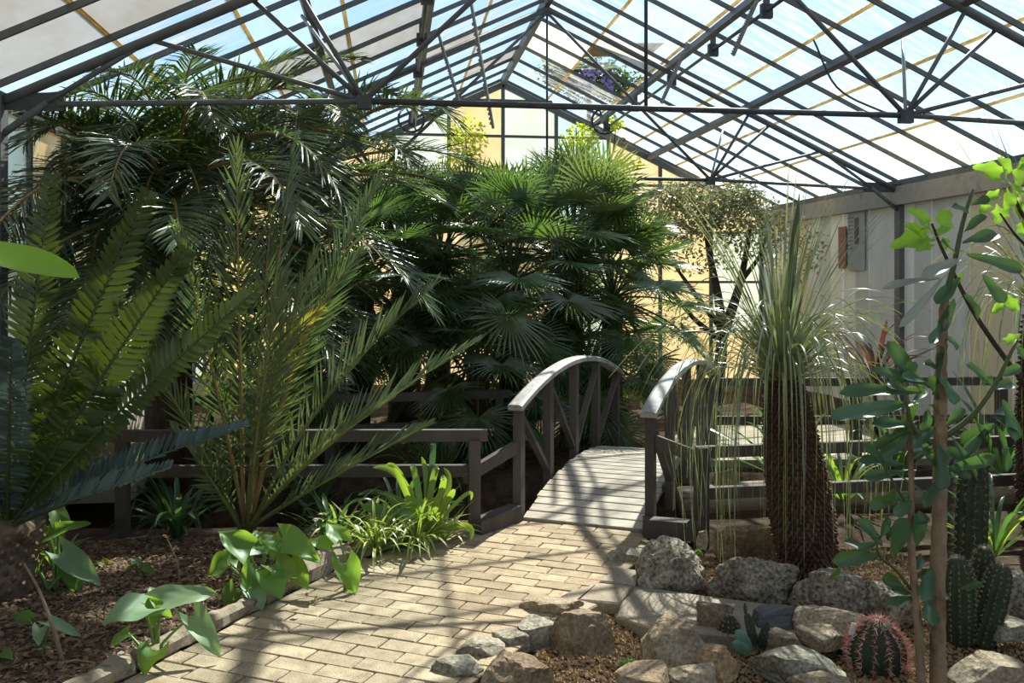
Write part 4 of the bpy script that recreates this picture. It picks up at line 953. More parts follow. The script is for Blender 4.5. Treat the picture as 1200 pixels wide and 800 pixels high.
# ================================================================== GRASS TREE (right of the bridge)
def grass_tree(base, crown, r0, r1, nleaf, label, seed, L=1.15, mats=('grass_tree', 'grass_tree', 'grass_tree_yellow'), w=0.0056, hang=0.45, spear=None):
    random.seed(seed); t = thing('grass_tree', label, 'grass tree', base)
    ax = [base.lerp(crown, u) for u in (0, 0.08, 0.25, 0.5, 0.75, 0.92, 1.0)]
    rr = [r0 * q for q in (0.62, 0.82, 1.0, 1.05, 0.95, 0.85, 0.6)]; rr = [a * (1 - i / 6) + (a * r1 / r0) * (i / 6) for i, a in enumerate(rr)]
    MB().tube(ax, rr, 16).build('trunk', 'trunk', t, True)
    tm = MB(); rows = 44; H = crown - base                    # shingled dead leaf bases
    for j in range(rows):
        u = 0.03 + 0.95 * j / rows; c = base + H * u
        k = u * 6; i0 = min(5, int(k)); us = (0, 0.08, 0.25, 0.5, 0.75, 0.92, 1.0)
        for q in range(6):
            if us[q] <= u <= us[q + 1]: r = rr[q] + (rr[q + 1] - rr[q]) * (u - us[q]) / (us[q + 1] - us[q])
        n = 34
        for q in range(n):
            a = 2 * math.pi * (q + 0.5 * (j % 2) + rnd(-.2, .2)) / n; o = V((math.cos(a), math.sin(a), 0)); s = V((-math.sin(a), math.cos(a), 0)) * (r * math.pi / n * 0.9)
            p = c + o * (r * 0.96); e = c + o * (r + rnd(0.012, 0.028)) - V((0, 0, rnd(0.008, 0.030)))
            tm.add([p - s, p + s, e + s * 0.3, e - s * 0.3, p + o * 0.012 + V((0, 0, -0.03))], [(0, 1, 2, 3), (0, 3, 4), (1, 4, 2)])
    tag(tm.build('leaf_base_scales', 'scales', t), kind='stuff')
    c = crown
    for i in range(nleaf):
        u = i / nleaf; az = i * 2.39996 + rnd(-.1, .1); l = L * rnd(0.8, 1.12)
        if u < 0.20:                                          # stiff central shock
            el = R(rnd(58, 89)); d = hdir(az, el); p1 = c + d * l * 0.55; p2 = c + d * l * 0.9 + hdir(az) * (l * rnd(0.02, 0.22)) - V((0, 0, l * rnd(0, 0.08))); ww = w
        elif u < 0.52:                                        # arching
            el = R(rnd(35, 75)); d = hdir(az, el); p1 = c + d * l * 0.60; p2 = c + hdir(az) * (l * rnd(0.45, 0.75)) + V((0, 0, l * rnd(-0.25, 0.35))); ww = w
        else:                                                 # hanging curtain
            el = R(rnd(10, 55)); d = hdir(az, el); h = hang * (0.35 + 0.65 * math.sqrt(random.random())); p1 = c + d * (h * 1.5) + V((0, 0, 0.12)); p2 = c + hdir(az) * h * rnd(0.9, 1.15) - V((0, 0, min(crown.z - 0.03, l * rnd(0.55, 0.95)))); ww = w * 0.8
        rt = c + hdir(az) * (r1 * 0.45) - V((0, 0, 0.10 * u))
        strap(t, rt, p1, p2, ww, random.choice(mats), n=12, fold=0.4, prof=lambda q: (1.5 - 1.2 * q) if q < 0.95 else 0.2, twist=rnd(-1.2, 1.2))
    if spear is not None:
        MB().tube([c, c.lerp(spear, 0.5), c.lerp(spear, 0.8), spear], [0.012, 0.024, 0.020, 0.002], 8).build('closed_leaf_spear', 'rachis_dark', t, True)
    return t
gb = G(950, 660, 0.0); gb = V((gb.x, gb.y, -0.06)); gc = D(916, 432, gb.y + 0.03)
grass_tree(gb, gc, 0.188, 0.100, 300, 'grass tree with shaggy brown trunk and long hanging leaves by the bridge', 51, L=1.15, hang=0.58, spear=D(937, 226, gb.y + 0.1))
g2 = V((3.95, 5.0, -0.05))
grass_tree(g2, V((3.92, 4.98, 1.42)), 0.18, 0.14, 120, 'second grass tree whose leaves reach in beside the grey wall boards', 52, L=1.25, hang=0.55)

# ================================================================== LOW PLANTS OF THE LEFT BED
def arum(px, py, label, leaves, mat='calla', z=0.0, r=0.005, base=None):
    b = G(px, py, z) if base is None else V(base); t = thing('arum_plant', label, 'plant', b, group='arum plants in the left bed')
    for (ax, ay, ad, tx, ty, td, w, mt) in leaves:
        a = D(ax, ay, b.y + ad); tp = D(tx, ty, b.y + td); L = (tp - a).length
        blade(t, a, tp, w, mt or mat, 'heart', nrm=V((rnd(-.3, .3), -0.45, 0.85)), bend=rnd(0.06, 0.22), wave=0.07, stalk=b + V((rnd(-.02, .02), rnd(-.02, .02), 0)), r=r)
    return t
random.seed(61)
arum(180, 772, 'lone arum plant with pale grey-green leaves at the path edge', [
    (170, 712, -0.02, 122, 724, -0.14, 0.15, 'calla_grey'), (192, 706, 0.0, 252, 688, 0.04, 0.13, 'calla_grey'), (186, 722, 0.02, 168, 696, 0.04, 0.09, None),
    (226, 722, 0.0, 258, 766, -0.10, 0.10, 'calla_grey'), (182, 762, -0.08, 166, 786, -0.16, 0.12, None), (186, 704, 0.06, 176, 684, 0.12, 0.07, 'calla_grey'), (150, 742, 0.05, 128, 756, 0.02, 0.06, None)])
arum(304, 702, 'bright arum clump below the young date palm', [
    (294, 650, 0.0, 258, 616, 0.06, 0.15, None), (312, 648, 0.0, 324, 622, 0.10, 0.14, None), (330, 632, 0.05, 374, 652, -0.05, 0.15, None), (322, 660, -0.05, 348, 676, -0.10, 0.13, None),
    (266, 660, 0.0, 240, 672, -0.02, 0.14, None), (300, 668, -0.08, 288, 690, -0.14, 0.12, None), (316, 674, -0.1, 330, 700, -0.16, 0.13, None), (284, 656, 0.1, 262, 640, 0.16, 0.12, None),
    (310, 640, 0.12, 300, 618, 0.2, 0.12, None), (340, 660, 0.05, 362, 690, 0.0, 0.11, None), (276, 690, -0.05, 262, 708, -0.1, 0.1, None), (296, 684, -0.1, 308, 714, -0.18, 0.11, 'calla_grey')])
arum(62, 690, 'tall-stalked arum plant in front of the cycad fronds', [
    (72, 648, 0.0, 118, 682, -0.1, 0.13, 'calla_grey'), (84, 664, 0.0, 90, 694, -0.05, 0.12, None), (56, 628, 0.05, 102, 608, 0.0, 0.11, None), (40, 660, 0.0, 22, 690, -0.05, 0.10, None), (70, 610, 0.1, 60, 578, 0.16, 0.09, None)], r=0.006)
arum(163, 676, 'tiny arum seedling in the middle of the bark bed', [(160, 660, 0, 158, 652, 0.05, 0.05, 'calla_grey'), (166, 664, 0, 182, 670, -0.03, 0.05, None), (160, 662, 0, 145, 668, 0, 0.03, None)], r=0.003)
arum(52, 765, 'small arum plant with two drooping pale leaves beside a dry stem', [(48, 735, 0, 44, 752, -0.08, 0.06, 'calla_grey'), (58, 728, 0, 96, 742, -0.02, 0.05, 'calla_grey'), (34, 726, 0, 12, 718, 0.04, 0.06, None)], r=0.003)
arum(408, 690, 'arum leaf leaning over the timber kerb', [(404, 660, -0.02, 418, 696, -0.08, 0.13, None), (398, 632, 0, 384, 608, 0.1, 0.11, None), (388, 640, 0, 360, 630, 0.04, 0.10, None)], r=0.005)
arum(4, 770, 'arum leaf at the outer corner of the bark bed', [(2, 764, 0, 14, 770, -0.04, 0.05, None), (-4, 760, 0, -20, 766, 0, 0.05, None)], r=0.003)
arum(110, 662, 'yellowing fallen arum leaf on a bent stalk', [(122, 660, 0, 142, 676, -0.06, 0.05, 'clivia')], r=0.003)
arum(455, 640, 'arum plant among the striped grass', [(452, 604, 0, 420, 588, 0.05, 0.10, None), (462, 600, 0, 486, 604, -0.05, 0.09, 'calla_grey'), (440, 610, 0, 430, 632, -0.08, 0.10, None), (470, 596, 0, 452, 572, 0.1, 0.09, None)], r=0.004)
def strap_plant(name, base, label, n, L, w, mat, seed, el=(35, 85), stripe=False, droop=0.7, group=None, cat='plant'):
    random.seed(seed); b = V(base); t = thing(name, label, cat, b, group=group)
    for i in range(n):
        az = i * 2.39996 + rnd(-.3, .3); e = R(rnd(*el)); l = L * rnd(0.65, 1.15); d = hdir(az, e)
        p1 = b + d * l * 0.62; p2 = b + d * l * 0.62 + hdir(az) * (l * rnd(0.2, 0.45)) + V((0, 0, l * rnd(-droop, 0.25)))
        p2.z = max(p2.z, b.z + 0.012)
        strap(t, b + V((math.sin(az) * 0.015, math.cos(az) * 0.015, 0)), p1, p2, w * rnd(0.8, 1.1), mat if isinstance(mat, str) else random.choice(mat), n=8, fold=0.35, stripe=stripe, twist=rnd(-0.5, 0.5))
    return t
for k_, (px, py, L, n, lab) in enumerate(((440, 648, 0.36, 60, 'clump of striped yellow-green grass above the kerb timber'), (488, 640, 0.34, 60, 'clump of striped grass spilling towards the bridge post'),
                           (398, 640, 0.32, 44, 'clump of striped grass next to the bright arum clump'), (520, 632, 0.24, 34, 'small clump of striped grass at the corner of the path'))):
    strap_plant('striped_grass', G(px, py, 0.0), lab, int(n * 1.35), L * 1.2, 0.0085, 'spider', 70 + k_, (30, 85), True, 0.6, 'striped grass clumps along the kerb')
# clivia-like broad straps, shaped after the photo
random.seed(75); cb = G(497, 632, 0.02); cl = thing('clivia', 'clivia with broad arching yellow-green strap leaves beside the fence', 'plant', cb)
for (mx, my, md, tx, ty, td, w, mt) in ((478, 540, 0, 437, 548, -0.05, 0.020, 'clivia'), (470, 535, 0.05, 452, 545, 0.1, 0.017, 'clivia'), (488, 545, 0, 482, 545, 0.1, 0.020, 'clivia'), (512, 500, 0.1, 506, 524, 0.12, 0.018, 'clivia_dark'),
    (508, 540, 0, 514, 548, 0.05, 0.020, 'clivia'), (530, 545, 0, 516, 562, -0.1, 0.019, 'clivia'), (530, 575, -0.05, 534, 574, -0.1, 0.020, 'clivia'), (560, 555, 0, 552, 586, 0.0, 0.012, 'clivia'), (560, 600, -0.05, 552, 632, -0.12, 0.020, 'clivia'),
    (455, 560, 0.1, 420, 580, 0.1, 0.016, 'clivia_dark'), (470, 560, -0.05, 462, 548, -0.1, 0.018, 'clivia'), (505, 560, 0.05, 494, 535, 0.1, 0.018, 'clivia'), (540, 565, 0.1, 520, 548, 0.18, 0.017, 'clivia')):
    strap(cl, cb, D(mx, my, cb.y + md), D(tx, ty, cb.y + td), w * 0.9, mt, n=10, fold=0.3, ref=V((0, -1, 0.5)), prof=lambda t: 0.8 + 0.3 * math.sin(math.pi * t) if t < 0.86 else max(0.05, (1 - t) / 0.14) ** 0.6 * 0.9)
strap(cl, cb, D(520, 600, cb.y - .02), D(522, 612, cb.y - 0.06), 0.012, 'deadleaf', n=8)
strap_plant('strap_leaf_plant', G(206, 628, 0.0), 'young strap-leaf plant with bright upright blades near the dark fence post', 11, 0.34, 0.014, ['clivia', 'clivia_dark'], 81, (55, 86), False, 0.5)
strap_plant('strap_leaf_plant', G(58, 690, 0.0) + V((0.0, 0.15, 0)), 'strap-leaf plant with upright stems behind the tall-stalked arum', 10, 0.35, 0.010, ['clivia', 'clivia_dark'], 82, (60, 88), False, 0.3)
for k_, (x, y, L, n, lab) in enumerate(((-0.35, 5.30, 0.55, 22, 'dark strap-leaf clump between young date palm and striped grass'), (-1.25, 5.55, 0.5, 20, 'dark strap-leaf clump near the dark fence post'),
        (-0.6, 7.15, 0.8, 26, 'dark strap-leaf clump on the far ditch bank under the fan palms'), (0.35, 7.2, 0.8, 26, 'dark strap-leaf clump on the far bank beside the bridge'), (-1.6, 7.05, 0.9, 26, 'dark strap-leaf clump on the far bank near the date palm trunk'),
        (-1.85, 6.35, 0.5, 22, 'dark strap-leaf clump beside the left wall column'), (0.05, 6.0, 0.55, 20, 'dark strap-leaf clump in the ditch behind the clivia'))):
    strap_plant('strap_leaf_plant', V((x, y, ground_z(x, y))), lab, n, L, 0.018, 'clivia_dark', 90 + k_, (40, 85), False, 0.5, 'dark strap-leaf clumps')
# dry stems
def dry_stem(pts, r, label):
    mb = MB(); P_ = cat3(pts, 5); mb.tube(P_, [r * (1.2 - 0.7 * i / len(P_)) for i in range(len(P_))], 6)
    return tag(mb.build('dry_stem', 'dry', None, True), label, 'dry stem')
q0 = G(75, 775, 0.0); dry_stem([q0 + V((0, 0, -0.02)), D(62, 735, q0.y), D(45, 690, q0.y + 0.05), D(28, 660, q0.y + 0.1)], 0.008, 'long dry brown stem bent over the bark bed')
q0 = G(212, 690, 0.0); dry_stem([q0 + V((0, 0, -0.02)), D(208, 660, q0.y), D(200, 640, q0.y + .03), D(194, 628, q0.y + .03)], 0.005, 'thin dry flower stalk beside the bright arum clump')
q0 = G(76, 778, 0.0); dry_stem([q0 + V((0, 0, 0.005)), q0 + V((0.05, -0.02, 0.02)), q0 + V((0.11, -0.01, 0.004))], 0.005, 'short dry stub lying on the bark bed')
random.seed(99)
for k_, (px, py, lab) in enumerate(((196, 630, 'crumpled dead leaf on the dry flower stalk'), (360, 700, 'yellow dead leaf lying on the cracked timber'), (372, 704, 'second dead leaf at the path edge'), (230, 668, 'brown dead leaf on the bark'))):
    zz = 0.25 if k_ == 0 else (0.075 if k_ == 1 else 0.012); a = G(px, py, zz)
    tag(blade(None, a, a + V((rnd(-.05, .05), rnd(-.03, .03), 0.02)), 0.03, 'deadleaf', 'oval', wave=0.2, name='dead_leaf'), lab, 'leaf')
# big bright leaf reaching in from a plant standing left of the frame
b = V((-1.75, 2.55, 0)); t = thing('rubber_plant', 'glossy bright green leaf of a plant just left of the frame', 'plant', (b.x, b.y, ground_z(b.x, b.y)))
MB().tube([b + V((0, 0, -0.05)), b + V((0.03, 0.0, 0.8)), b + V((0.1, 0.02, 1.62))], [0.02, 0.017, 0.010], 8).build('stem', 'bark', t, True)
blade(t, D(-60, 288, 2.5), D(91, 311, 2.45), 0.105, 'fig', 'oval', nrm=V((0.1, -0.55, 0.75)), bend=0.10, cupv=0.12, stalk=b + V((0.09, 0.02, 1.55)), r=0.004)
blade(t, D(-70, 330, 2.6), D(-12, 352, 2.5), 0.09, 'calla', 'oval', stalk=b + V((0.08, 0.02, 1.4)), r=0.004)
blade(t, D(-90, 250, 2.6), D(-150, 210, 2.5), 0.10, 'calla', 'oval', stalk=b + V((0.1, 0.02, 1.6)), r=0.004)

# ================================================================== FLESHY-LEAVED SHRUB (right foreground)
random.seed(111); sb = G(1100, 822, -0.05); ys = sb.y
sh = thing('succulent_shrub', 'tall succulent shrub with peeling tan stem and dark fleshy leaves', 'shrub', sb)
def stem(pts, r, name='stem', mat='bark'):
    P_ = cat3(pts, 12 if mat == 'bark' else 4); k = len(P_); MB().tube(P_, [(r[0] + (r[1] - r[0]) * i / (k - 1)) * (rnd(0.86, 1.14) if mat == 'bark' else 1) for i in range(k)], 9).build(name, mat, sh, True)
stem([sb + V((0, 0, -0.05)), D(1099, 700, ys), D(1102, 560, ys), D(1102, 480, ys), D(1104, 400, ys), D(1107, 350, ys)], (0.032, 0.016))
stem([D(1107, 350, ys), D(1118, 310, ys), D(1128, 262, ys), D(1140, 222, ys)], (0.012, 0.006), 'shoot', 'rachis_dark')
stem([D(1102, 515, ys), D(1138, 488, ys - .03), D(1165, 452, ys - .05), D(1192, 398, ys - .05)], (0.012, 0.006), 'branch', 'rachis_dark')
stem([D(1090, 520, ys), D(1070, 500, ys - .04), D(1060, 460, ys - .05)], (0.009, 0.005), 'branch', 'rachis_dark')
s2 = thing('succulent_shrub', 'slimmer succulent shrub stem with smaller leaves beside the red-spined cactus', 'shrub', G(1082, 828, -0.05)); main = sh; sh = s2
stem([wloc(s2) + V((0, 0, -0.05)), D(1076, 740, ys - .04), D(1068, 640, ys - .02), D(1068, 560, ys), D(1066, 500, ys), D(1060, 440, ys + .05)], (0.017, 0.007))
stem([D(1067, 690, ys - .03), D(1050, 668, ys - .05), D(1030, 650, ys - .08), D(1028, 628, ys - .08)], (0.006, 0.004), 'branch', 'rachis_dark')
stem([D(1067, 600, ys), D(1050, 570, ys - .05), D(1035, 545, ys - .06)], (0.006, 0.004), 'branch', 'rachis_dark')
L1 = [(1125, 325, 1098, 358, 14), (1118, 350, 1104, 388, 12), (1133, 298, 1196, 318, 14), (1126, 304, 1086, 318, 12), (1130, 345, 1152, 372, 14), (1152, 322, 1176, 356, 12), (1128, 285, 1170, 274, 14), (1130, 272, 1154, 252, 12),
      (1105, 325, 1062, 378, 8), (1102, 326, 1036, 332, 9), (1080, 460, 988, 452, 15), (1076, 472, 974, 487, 17), (1094, 455, 1028, 428, 11), (1100, 440, 1119, 474, 15), (1160, 450, 1134, 426, 12), (1162, 455, 1187, 449, 11),
      (1098, 436, 1102, 414, 10), (1088, 478, 1080, 504, 15), (1100, 520, 1106, 572, 15), (1105, 552, 1168, 534, 12), (1175, 468, 1192, 516, 14), (1168, 498, 1186, 552, 15), (1156, 504, 1130, 532, 11), (1162, 488, 1198, 502, 12),
      (1092, 462, 1112, 448, 11), (1090, 450, 1064, 436, 11), (1108, 500, 1130, 478, 10), (1096, 500, 1072, 520, 11), (1170, 440, 1196, 430, 10), (1190, 405, 1206, 420, 9), (1104, 560, 1084, 590, 11), (1112, 545, 1138, 560, 10),
      (1085, 700, 1092, 732, 15), (1092, 664, 1080, 704, 14), (1125, 690, 1152, 684, 7), (1100, 470, 1086, 440, 11), (1140, 490, 1158, 520, 11), (1122, 300, 1104, 282, 10), (1138, 240, 1160, 232, 9), (1136, 250, 1118, 240, 9),
      (1104, 380, 1090, 402, 9), (1106, 392, 1124, 408, 9), (1110, 505, 1150, 560, 9)]
for i, (ax, ay, tx, ty, w) in enumerate(L1):
    dd = rnd(-0.12, 0.06); blade(main, D(ax, ay, ys - 0.01), D(tx, ty, ys + dd), w * 0.0050, 'succ_dry' if i in (8, 9, 3) else 'succ', 'obovate', nrm=V((rnd(-.5, .5), -0.7, rnd(0.1, 0.9))), bend=rnd(-0.05, 0.15), wave=0.06, cupv=0.2)
for ax, ay, tx, ty, w in L1[10:34]:
    if random.random() < 0.7:
        q = rnd(0.5, 2.2) * random.choice((-1, 1)); dx, dy = tx - ax, ty - ay; s_ = rnd(0.55, 0.85)
        blade(main, D(ax + rnd(-4, 4), ay + rnd(-4, 4), ys - 0.01), D(ax + (dx * math.cos(q) - dy * math.sin(q)) * s_, ay + (dx * math.sin(q) + dy * math.cos(q)) * s_, ys + rnd(-0.14, 0.10)), w * 0.0048, 'succ', 'obovate', nrm=V((rnd(-.5, .5), -0.7, rnd(0.1, 0.9))), bend=rnd(-0.05, 0.15), wave=0.06, cupv=0.2)
L2 = [(1075, 500, 1024, 493, 13), (1068, 506, 1032, 538, 12), (1064, 506, 1026, 524, 11), (1060, 545, 1008, 538, 12), (1060, 552, 1012, 562, 12), (1066, 580, 1018, 592, 12), (1068, 586, 1048, 604, 11), (1034, 640, 1008, 608, 13), (1030, 650, 982, 656, 13),
      (985, 658, 974, 682, 12), (1046, 652, 1062, 608, 17), (1074, 640, 1080, 600, 14), (1022, 650, 990, 630, 11), (1060, 690, 1034, 674, 12), (1068, 696, 1044, 690, 11), (1074, 700, 1038, 706, 8), (1076, 730, 1082, 764, 14), (1066, 620, 1040, 626, 11),
      (1066, 530, 1088, 520, 11), (1062, 460, 1040, 445, 11), (1060, 446, 1072, 424, 10), (1040, 550, 1020, 520, 10), (1030, 632, 1042, 606, 10), (1028, 636, 1006, 644, 9), (1068, 612, 1090, 606, 10), (1068, 670, 1086, 650, 10), (1070, 470, 1088, 452, 9), (1050, 570, 1036, 590, 10)]
for i, (ax, ay, tx, ty, w) in enumerate(L2):
    dd = rnd(-0.10, 0.08); blade(s2, D(ax, ay, ys - 0.02), D(tx, ty, ys + dd), w * 0.0050, 'succ', 'obovate', nrm=V((rnd(-.5, .5), -0.7, rnd(0.1, 0.9))), bend=rnd(-0.05, 0.15), wave=0.05, cupv=0.2)

# ================================================================== FIG SAPLING (lime leaves, top right)
random.seed(121); fb = V((3.2, 4.1, -0.05)); fg = thing('fig_sapling', 'fig sapling with glowing lime green lobed leaves under the right eave', 'sapling', fb)
ftop = D(1190, 235, 3.9); f2 = D(1092, 285, 3.9)
MB().tube(cat3([fb + V((0, 0, -.05)), fb + V((0, -0.05, 0.9)), D(1215, 300, 3.95), ftop], 5), [0.022 - 0.0009 * i for i in range(16)], 8).build('stem', 'branch', fg, True)
MB().tube(cat3([fb + V((0, -0.05, 0.9)), D(1150, 380, 3.9), D(1108, 300, 3.9), D(1092, 262, 3.88)], 5), [0.014 - 0.0006 * i for i in range(16)], 7).build('branch', 'branch', fg, True)
MB().tube(cat3([D(1215, 300, 3.95), D(1190, 275, 3.9), D(1172, 250, 3.88)], 5), [0.008 - 0.0004 * i for i in range(11)], 7).build('branch', 'branch', fg, True)
for (ax, ay, tx, ty, w) in ((1086, 262, 1068, 244, 18), (1100, 262, 1116, 248, 26), (1086, 276, 1044, 288, 24), (1096, 276, 1112, 268, 20), (1088, 284, 1074, 294, 16), (1104, 288, 1112, 280, 14), (1078, 272, 1062, 262, 14), (1090, 270, 1084, 256, 12),
        (1172, 205, 1142, 194, 22), (1180, 206, 1172, 184, 24), (1190, 208, 1208, 192, 26), (1186, 216, 1198, 230, 20), (1170, 228, 1150, 234, 14), (1184, 226, 1178, 246, 18), (1174, 244, 1168, 262, 18), (1190, 240, 1206, 256, 20), (1160, 240, 1146, 250, 12),
        (1120, 330, 1128, 320, 10), (1180, 352, 1196, 364, 16), (1176, 358, 1160, 366, 12), (1200, 200, 1216, 184, 22), (1194, 262, 1204, 276, 16), (1180, 400, 1196, 392, 12)):
    blade(fg, D(ax, ay, 3.9), D(tx, ty, 3.9 + rnd(-.08, .08)), w * 0.0046, 'fig', 'fig', nrm=V((rnd(-.4, .4), -0.85, rnd(0.0, 0.6))), bend=rnd(0, 0.12), wave=0.05)

# ================================================================== CACTI
def ribbed(t, base, top, r, ribs, mat='cactus', spine='spine', sl=0.022, name='column', sp_rows=16, dome=0.25):
    ax = (top - base); n = 14; m = MB(); k = ribs * 4; vs = []; H = ax.length; z = ax.normalized(); x = z.cross(V((0, 1, 0))).normalized(); y = z.cross(x)
    def rad(u):
        return r * (0.88 + 0.12 * math.sin(math.pi * min(1, u * 1.2))) * (1 if u < 1 - dome else math.sqrt(max(0.0, 1 - ((u - 1 + dome) / dome) ** 2)) * 0.97 + 0.03)
    for i in range(n + 1):
        u = i / n; u = 1 - (1 - u) ** 1.5 if dome > 0.2 else u
        for j in range(k):
            a = 2 * math.pi * j / k; rr = rad(u) * (1 + 0.11 * math.cos(a * ribs)); vs.append(base + ax * u + (x * math.cos(a) + y * math.sin(a)) * rr)
    m.add(vs, [(i * k + j, i * k + (j + 1) % k, (i + 1) * k + (j + 1) % k, (i + 1) * k + j) for i in range(n) for j in range(k)] + [tuple(n * k + j for j in range(k))])
    o = m.build(name, mat, t, True)
    sm = MB()
    for i in range(sp_rows):
        u = 0.06 + 0.93 * i / (sp_rows - 1)
        for j in range(ribs):
            a = 2 * math.pi * j / ribs; od = (x * math.cos(a) + y * math.sin(a)); p = base + ax * u + od * rad(u) * 1.1
            for q in range(7):
                d = (od + z * rnd(-0.6, 0.9) + V((rnd(-.7, .7), rnd(-.7, .7), rnd(-.3, .5)))).normalized(); e = p + d * sl * rnd(0.6, 1.2); s = d.cross(V((0.3, 0.5, 1))).normalized() * 0.0017
                sm.add([p - s, p + s, e], [(0, 1, 2)]); s = d.cross(s).normalized() * 0.0017; sm.add([p - s, p + s, e], [(0, 1, 2)])
    tag(sm.build('spines', spine, o), kind='stuff')
    return o
random.seed(131)
b = G(1136, 672, -0.05); t = thing('columnar_cactus', 'tall columnar cactus with long straw spines behind the tan stem', 'cactus', b); ribbed(t, b + V((0, 0, -0.03)), D(1142, 528, b.y), 0.075, 11, sl=0.035, dome=0.12)
b = G(1146, 752, -0.05); t = thing('cactus_cluster', 'cluster of three stubby ribbed cacti with golden tips', 'cactus', b)
ribbed(t, G(1124, 750, -.06), D(1122, 652, b.y + .02), 0.062, 12, sl=0.016); ribbed(t, G(1150, 752, -.06), D(1176, 660, b.y - .03), 0.056, 12, sl=0.016); ribbed(t, G(1150, 738, -.06), D(1154, 640, b.y + .12), 0.05, 12, sl=0.016)
b = G(1042, 786, -0.05); t = thing('barrel_cactus', 'round barrel cactus bristling with red and pink spines', 'cactus', b); ribbed(t, b + V((0, 0.09, -0.03)), b + V((0, 0.09, 0.175)), 0.105, 13, spine='spine_red', sl=0.036, name='body', sp_rows=11, dome=0.7)
b = G(858, 752, -0.05); t = thing('ball_cactus', 'small dark ball cactus beside the tan boulder', 'cactus', b); ribbed(t, b + V((0, 0.03, -0.01)), b + V((0.0, 0.03, 0.105)), 0.045, 12, sl=0.012, name='body', sp_rows=7, dome=0.7)
b2 = G(846, 750, -0.05); ribbed(t, b2 + V((0, 0.02, -0.01)), b2 + V((0, 0.02, 0.05)), 0.026, 12, sl=0.010, name='offset', sp_rows=5, dome=0.7)
b = G(884, 762, -0.05); t = thing('prickly_pear', 'small prickly pear with a blue-green rosette pad and upright pads', 'cactus', b)
def pad(p0, p1, w, mat):
    ax = p1 - p0; L = ax.length; z = ax.normalized(); x = z.cross(V((0.2, -1, 0))).normalized(); y = z.cross(x); m = MB(); vs = []; n, k = 9, 12
    for i in range(n + 1):
        u = i / n; rr = math.sqrt(max(0.002, 1 - (2 * u - 1) ** 2))
        for j in range(k):
            a = 2 * math.pi * j / k; vs.append(p0 + ax * u + x * (math.cos(a) * w / 2 * rr) + y * (math.sin(a) * w * 0.14 * rr))
    m.add(vs, [(i * k + j, i * k + (j + 1) % k, (i + 1) * k + (j + 1) % k, (i + 1) * k + j) for i in range(n) for j in range(k)]); o = m.build('pad', mat, t, True)
    sm = MB()
    for q in range(40):
        u = rnd(0.15, 0.95); rr = math.sqrt(max(0.002, 1 - (2 * u - 1) ** 2)); sx = rnd(-1, 1); p = p0 + ax * u + x * (sx * w / 2 * rr) - y * (w * 0.13 * rr * math.sqrt(max(0, 1 - sx * sx))) * random.choice((-1, 1))
        e = p + V((rnd(-1, 1), rnd(-1, 1), rnd(-.3, 1))).normalized() * 0.014; sm.add([p - x * 0.001, p + x * 0.001, e], [(0, 1, 2)])
    tag(sm.build('spines', 'spine', o), kind='stuff')
pad(D(886, 758, b.y), D(874, 716, b.y + .03), 0.045, 'cactus'); pad(D(890, 760, b.y), D(900, 728, b.y + .03), 0.05, 'cactus'); pad(D(880, 764, b.y - .02), D(862, 738, b.y - .05), 0.06, 'cactus_blue'); pad(D(878, 766, b.y - .03), D(858, 752, b.y - .08), 0.05, 'cactus_blue'); pad(D(896, 762, b.y), D(893, 738, b.y - .03), 0.04, 'cactus')
pad(D(874, 720, b.y + .03), D(873, 706, b.y + .03), 0.018, 'cactus')
for px, py, lab, s_ in ((660, 790, 'bright green sedum cushion beside the brown flat-topped rock', 0.05), (738, 780, 'green sedum cushion in front of the tan boulder', 0.04), (818, 650, 'tiny green seedling on the boulder by the bridge', 0.02)):
    b = G(px, py, -0.05 if s_ > 0.03 else 0.02); t = MB()
    for q in range(160):
        a = rnd(0, 6.28); rr = s_ * math.sqrt(random.random()); p = b + V((math.cos(a) * rr * 1.3, math.sin(a) * rr, 0.03 * (1 - rr / s_) - 0.005)); d = V((rnd(-1, 1), rnd(-1, 1), rnd(0.2, 1.2))).normalized() * 0.016; s = d.cross(V((0, 0, 1))).normalized() * 0.005
        t.add([p, p + d * 0.5 - s, p + d, p + d * 0.5 + s], [(0, 1, 2, 3)])
    tag(t.build('sedum', 'sedum'), lab, 'plant', kind='stuff')
b = G(999, 772, -0.05); t = thing('plant_marker', 'small white plant marker stuck in the gravel', 'marker', b)
MB().box(b + V((0, 0, 0.06)), (0.006, 0.003, 0.14)).build('stake', 'white', t); MB().box(b + V((0, -0.002, 0.125)), (0.022, 0.003, 0.05), rot=Matrix.Rotation(R(12), 3, 'Y')).build('tag_plate', 'white', t)

# ================================================================== BACKGROUND PLANTING (right and back)
def rosette(name, base, label, n, L, w, mat, seed, el=(10, 85)):
    return strap_plant(name, base, label, n, L, w, mat, seed, el, False, 0.15)
crd = rosette('cordyline', V((3.95, 7.0, 0.72)), 'maroon strap-leaved cordyline in front of the poster board', 24, 0.65, 0.020, 'maroon', 141, (20, 85))
MB().tube([V((3.97, 7.0, -0.08)), V((3.95, 7.0, 0.74))], [0.025, 0.018], 8).build('stem', 'branch', crd, True)
rosette('agave', V((3.0, 6.75, 0.0)), 'dark agave clump behind the grass tree curtain', 26, 0.75, 0.022, 'clivia_dark', 142, (25, 85))
rosette('agave', V((3.9, 6.6, 0.0)), 'dark agave clump behind the succulent shrub', 26, 0.8, 0.022, 'clivia_dark', 143, (25, 85))
rosette('agave', V((3.4, 4.75, -0.05)), 'green strap clump behind the columnar cactus', 24, 0.7, 0.014, ['clivia', 'clivia_dark'], 144, (30, 85))
rosette('agave', V((3.1, 5.9, 0.0)), 'yellowish strap clump along the fence behind the grass tree', 24, 0.6, 0.014, ['clivia', 'clivia_dark'], 145, (35, 85))
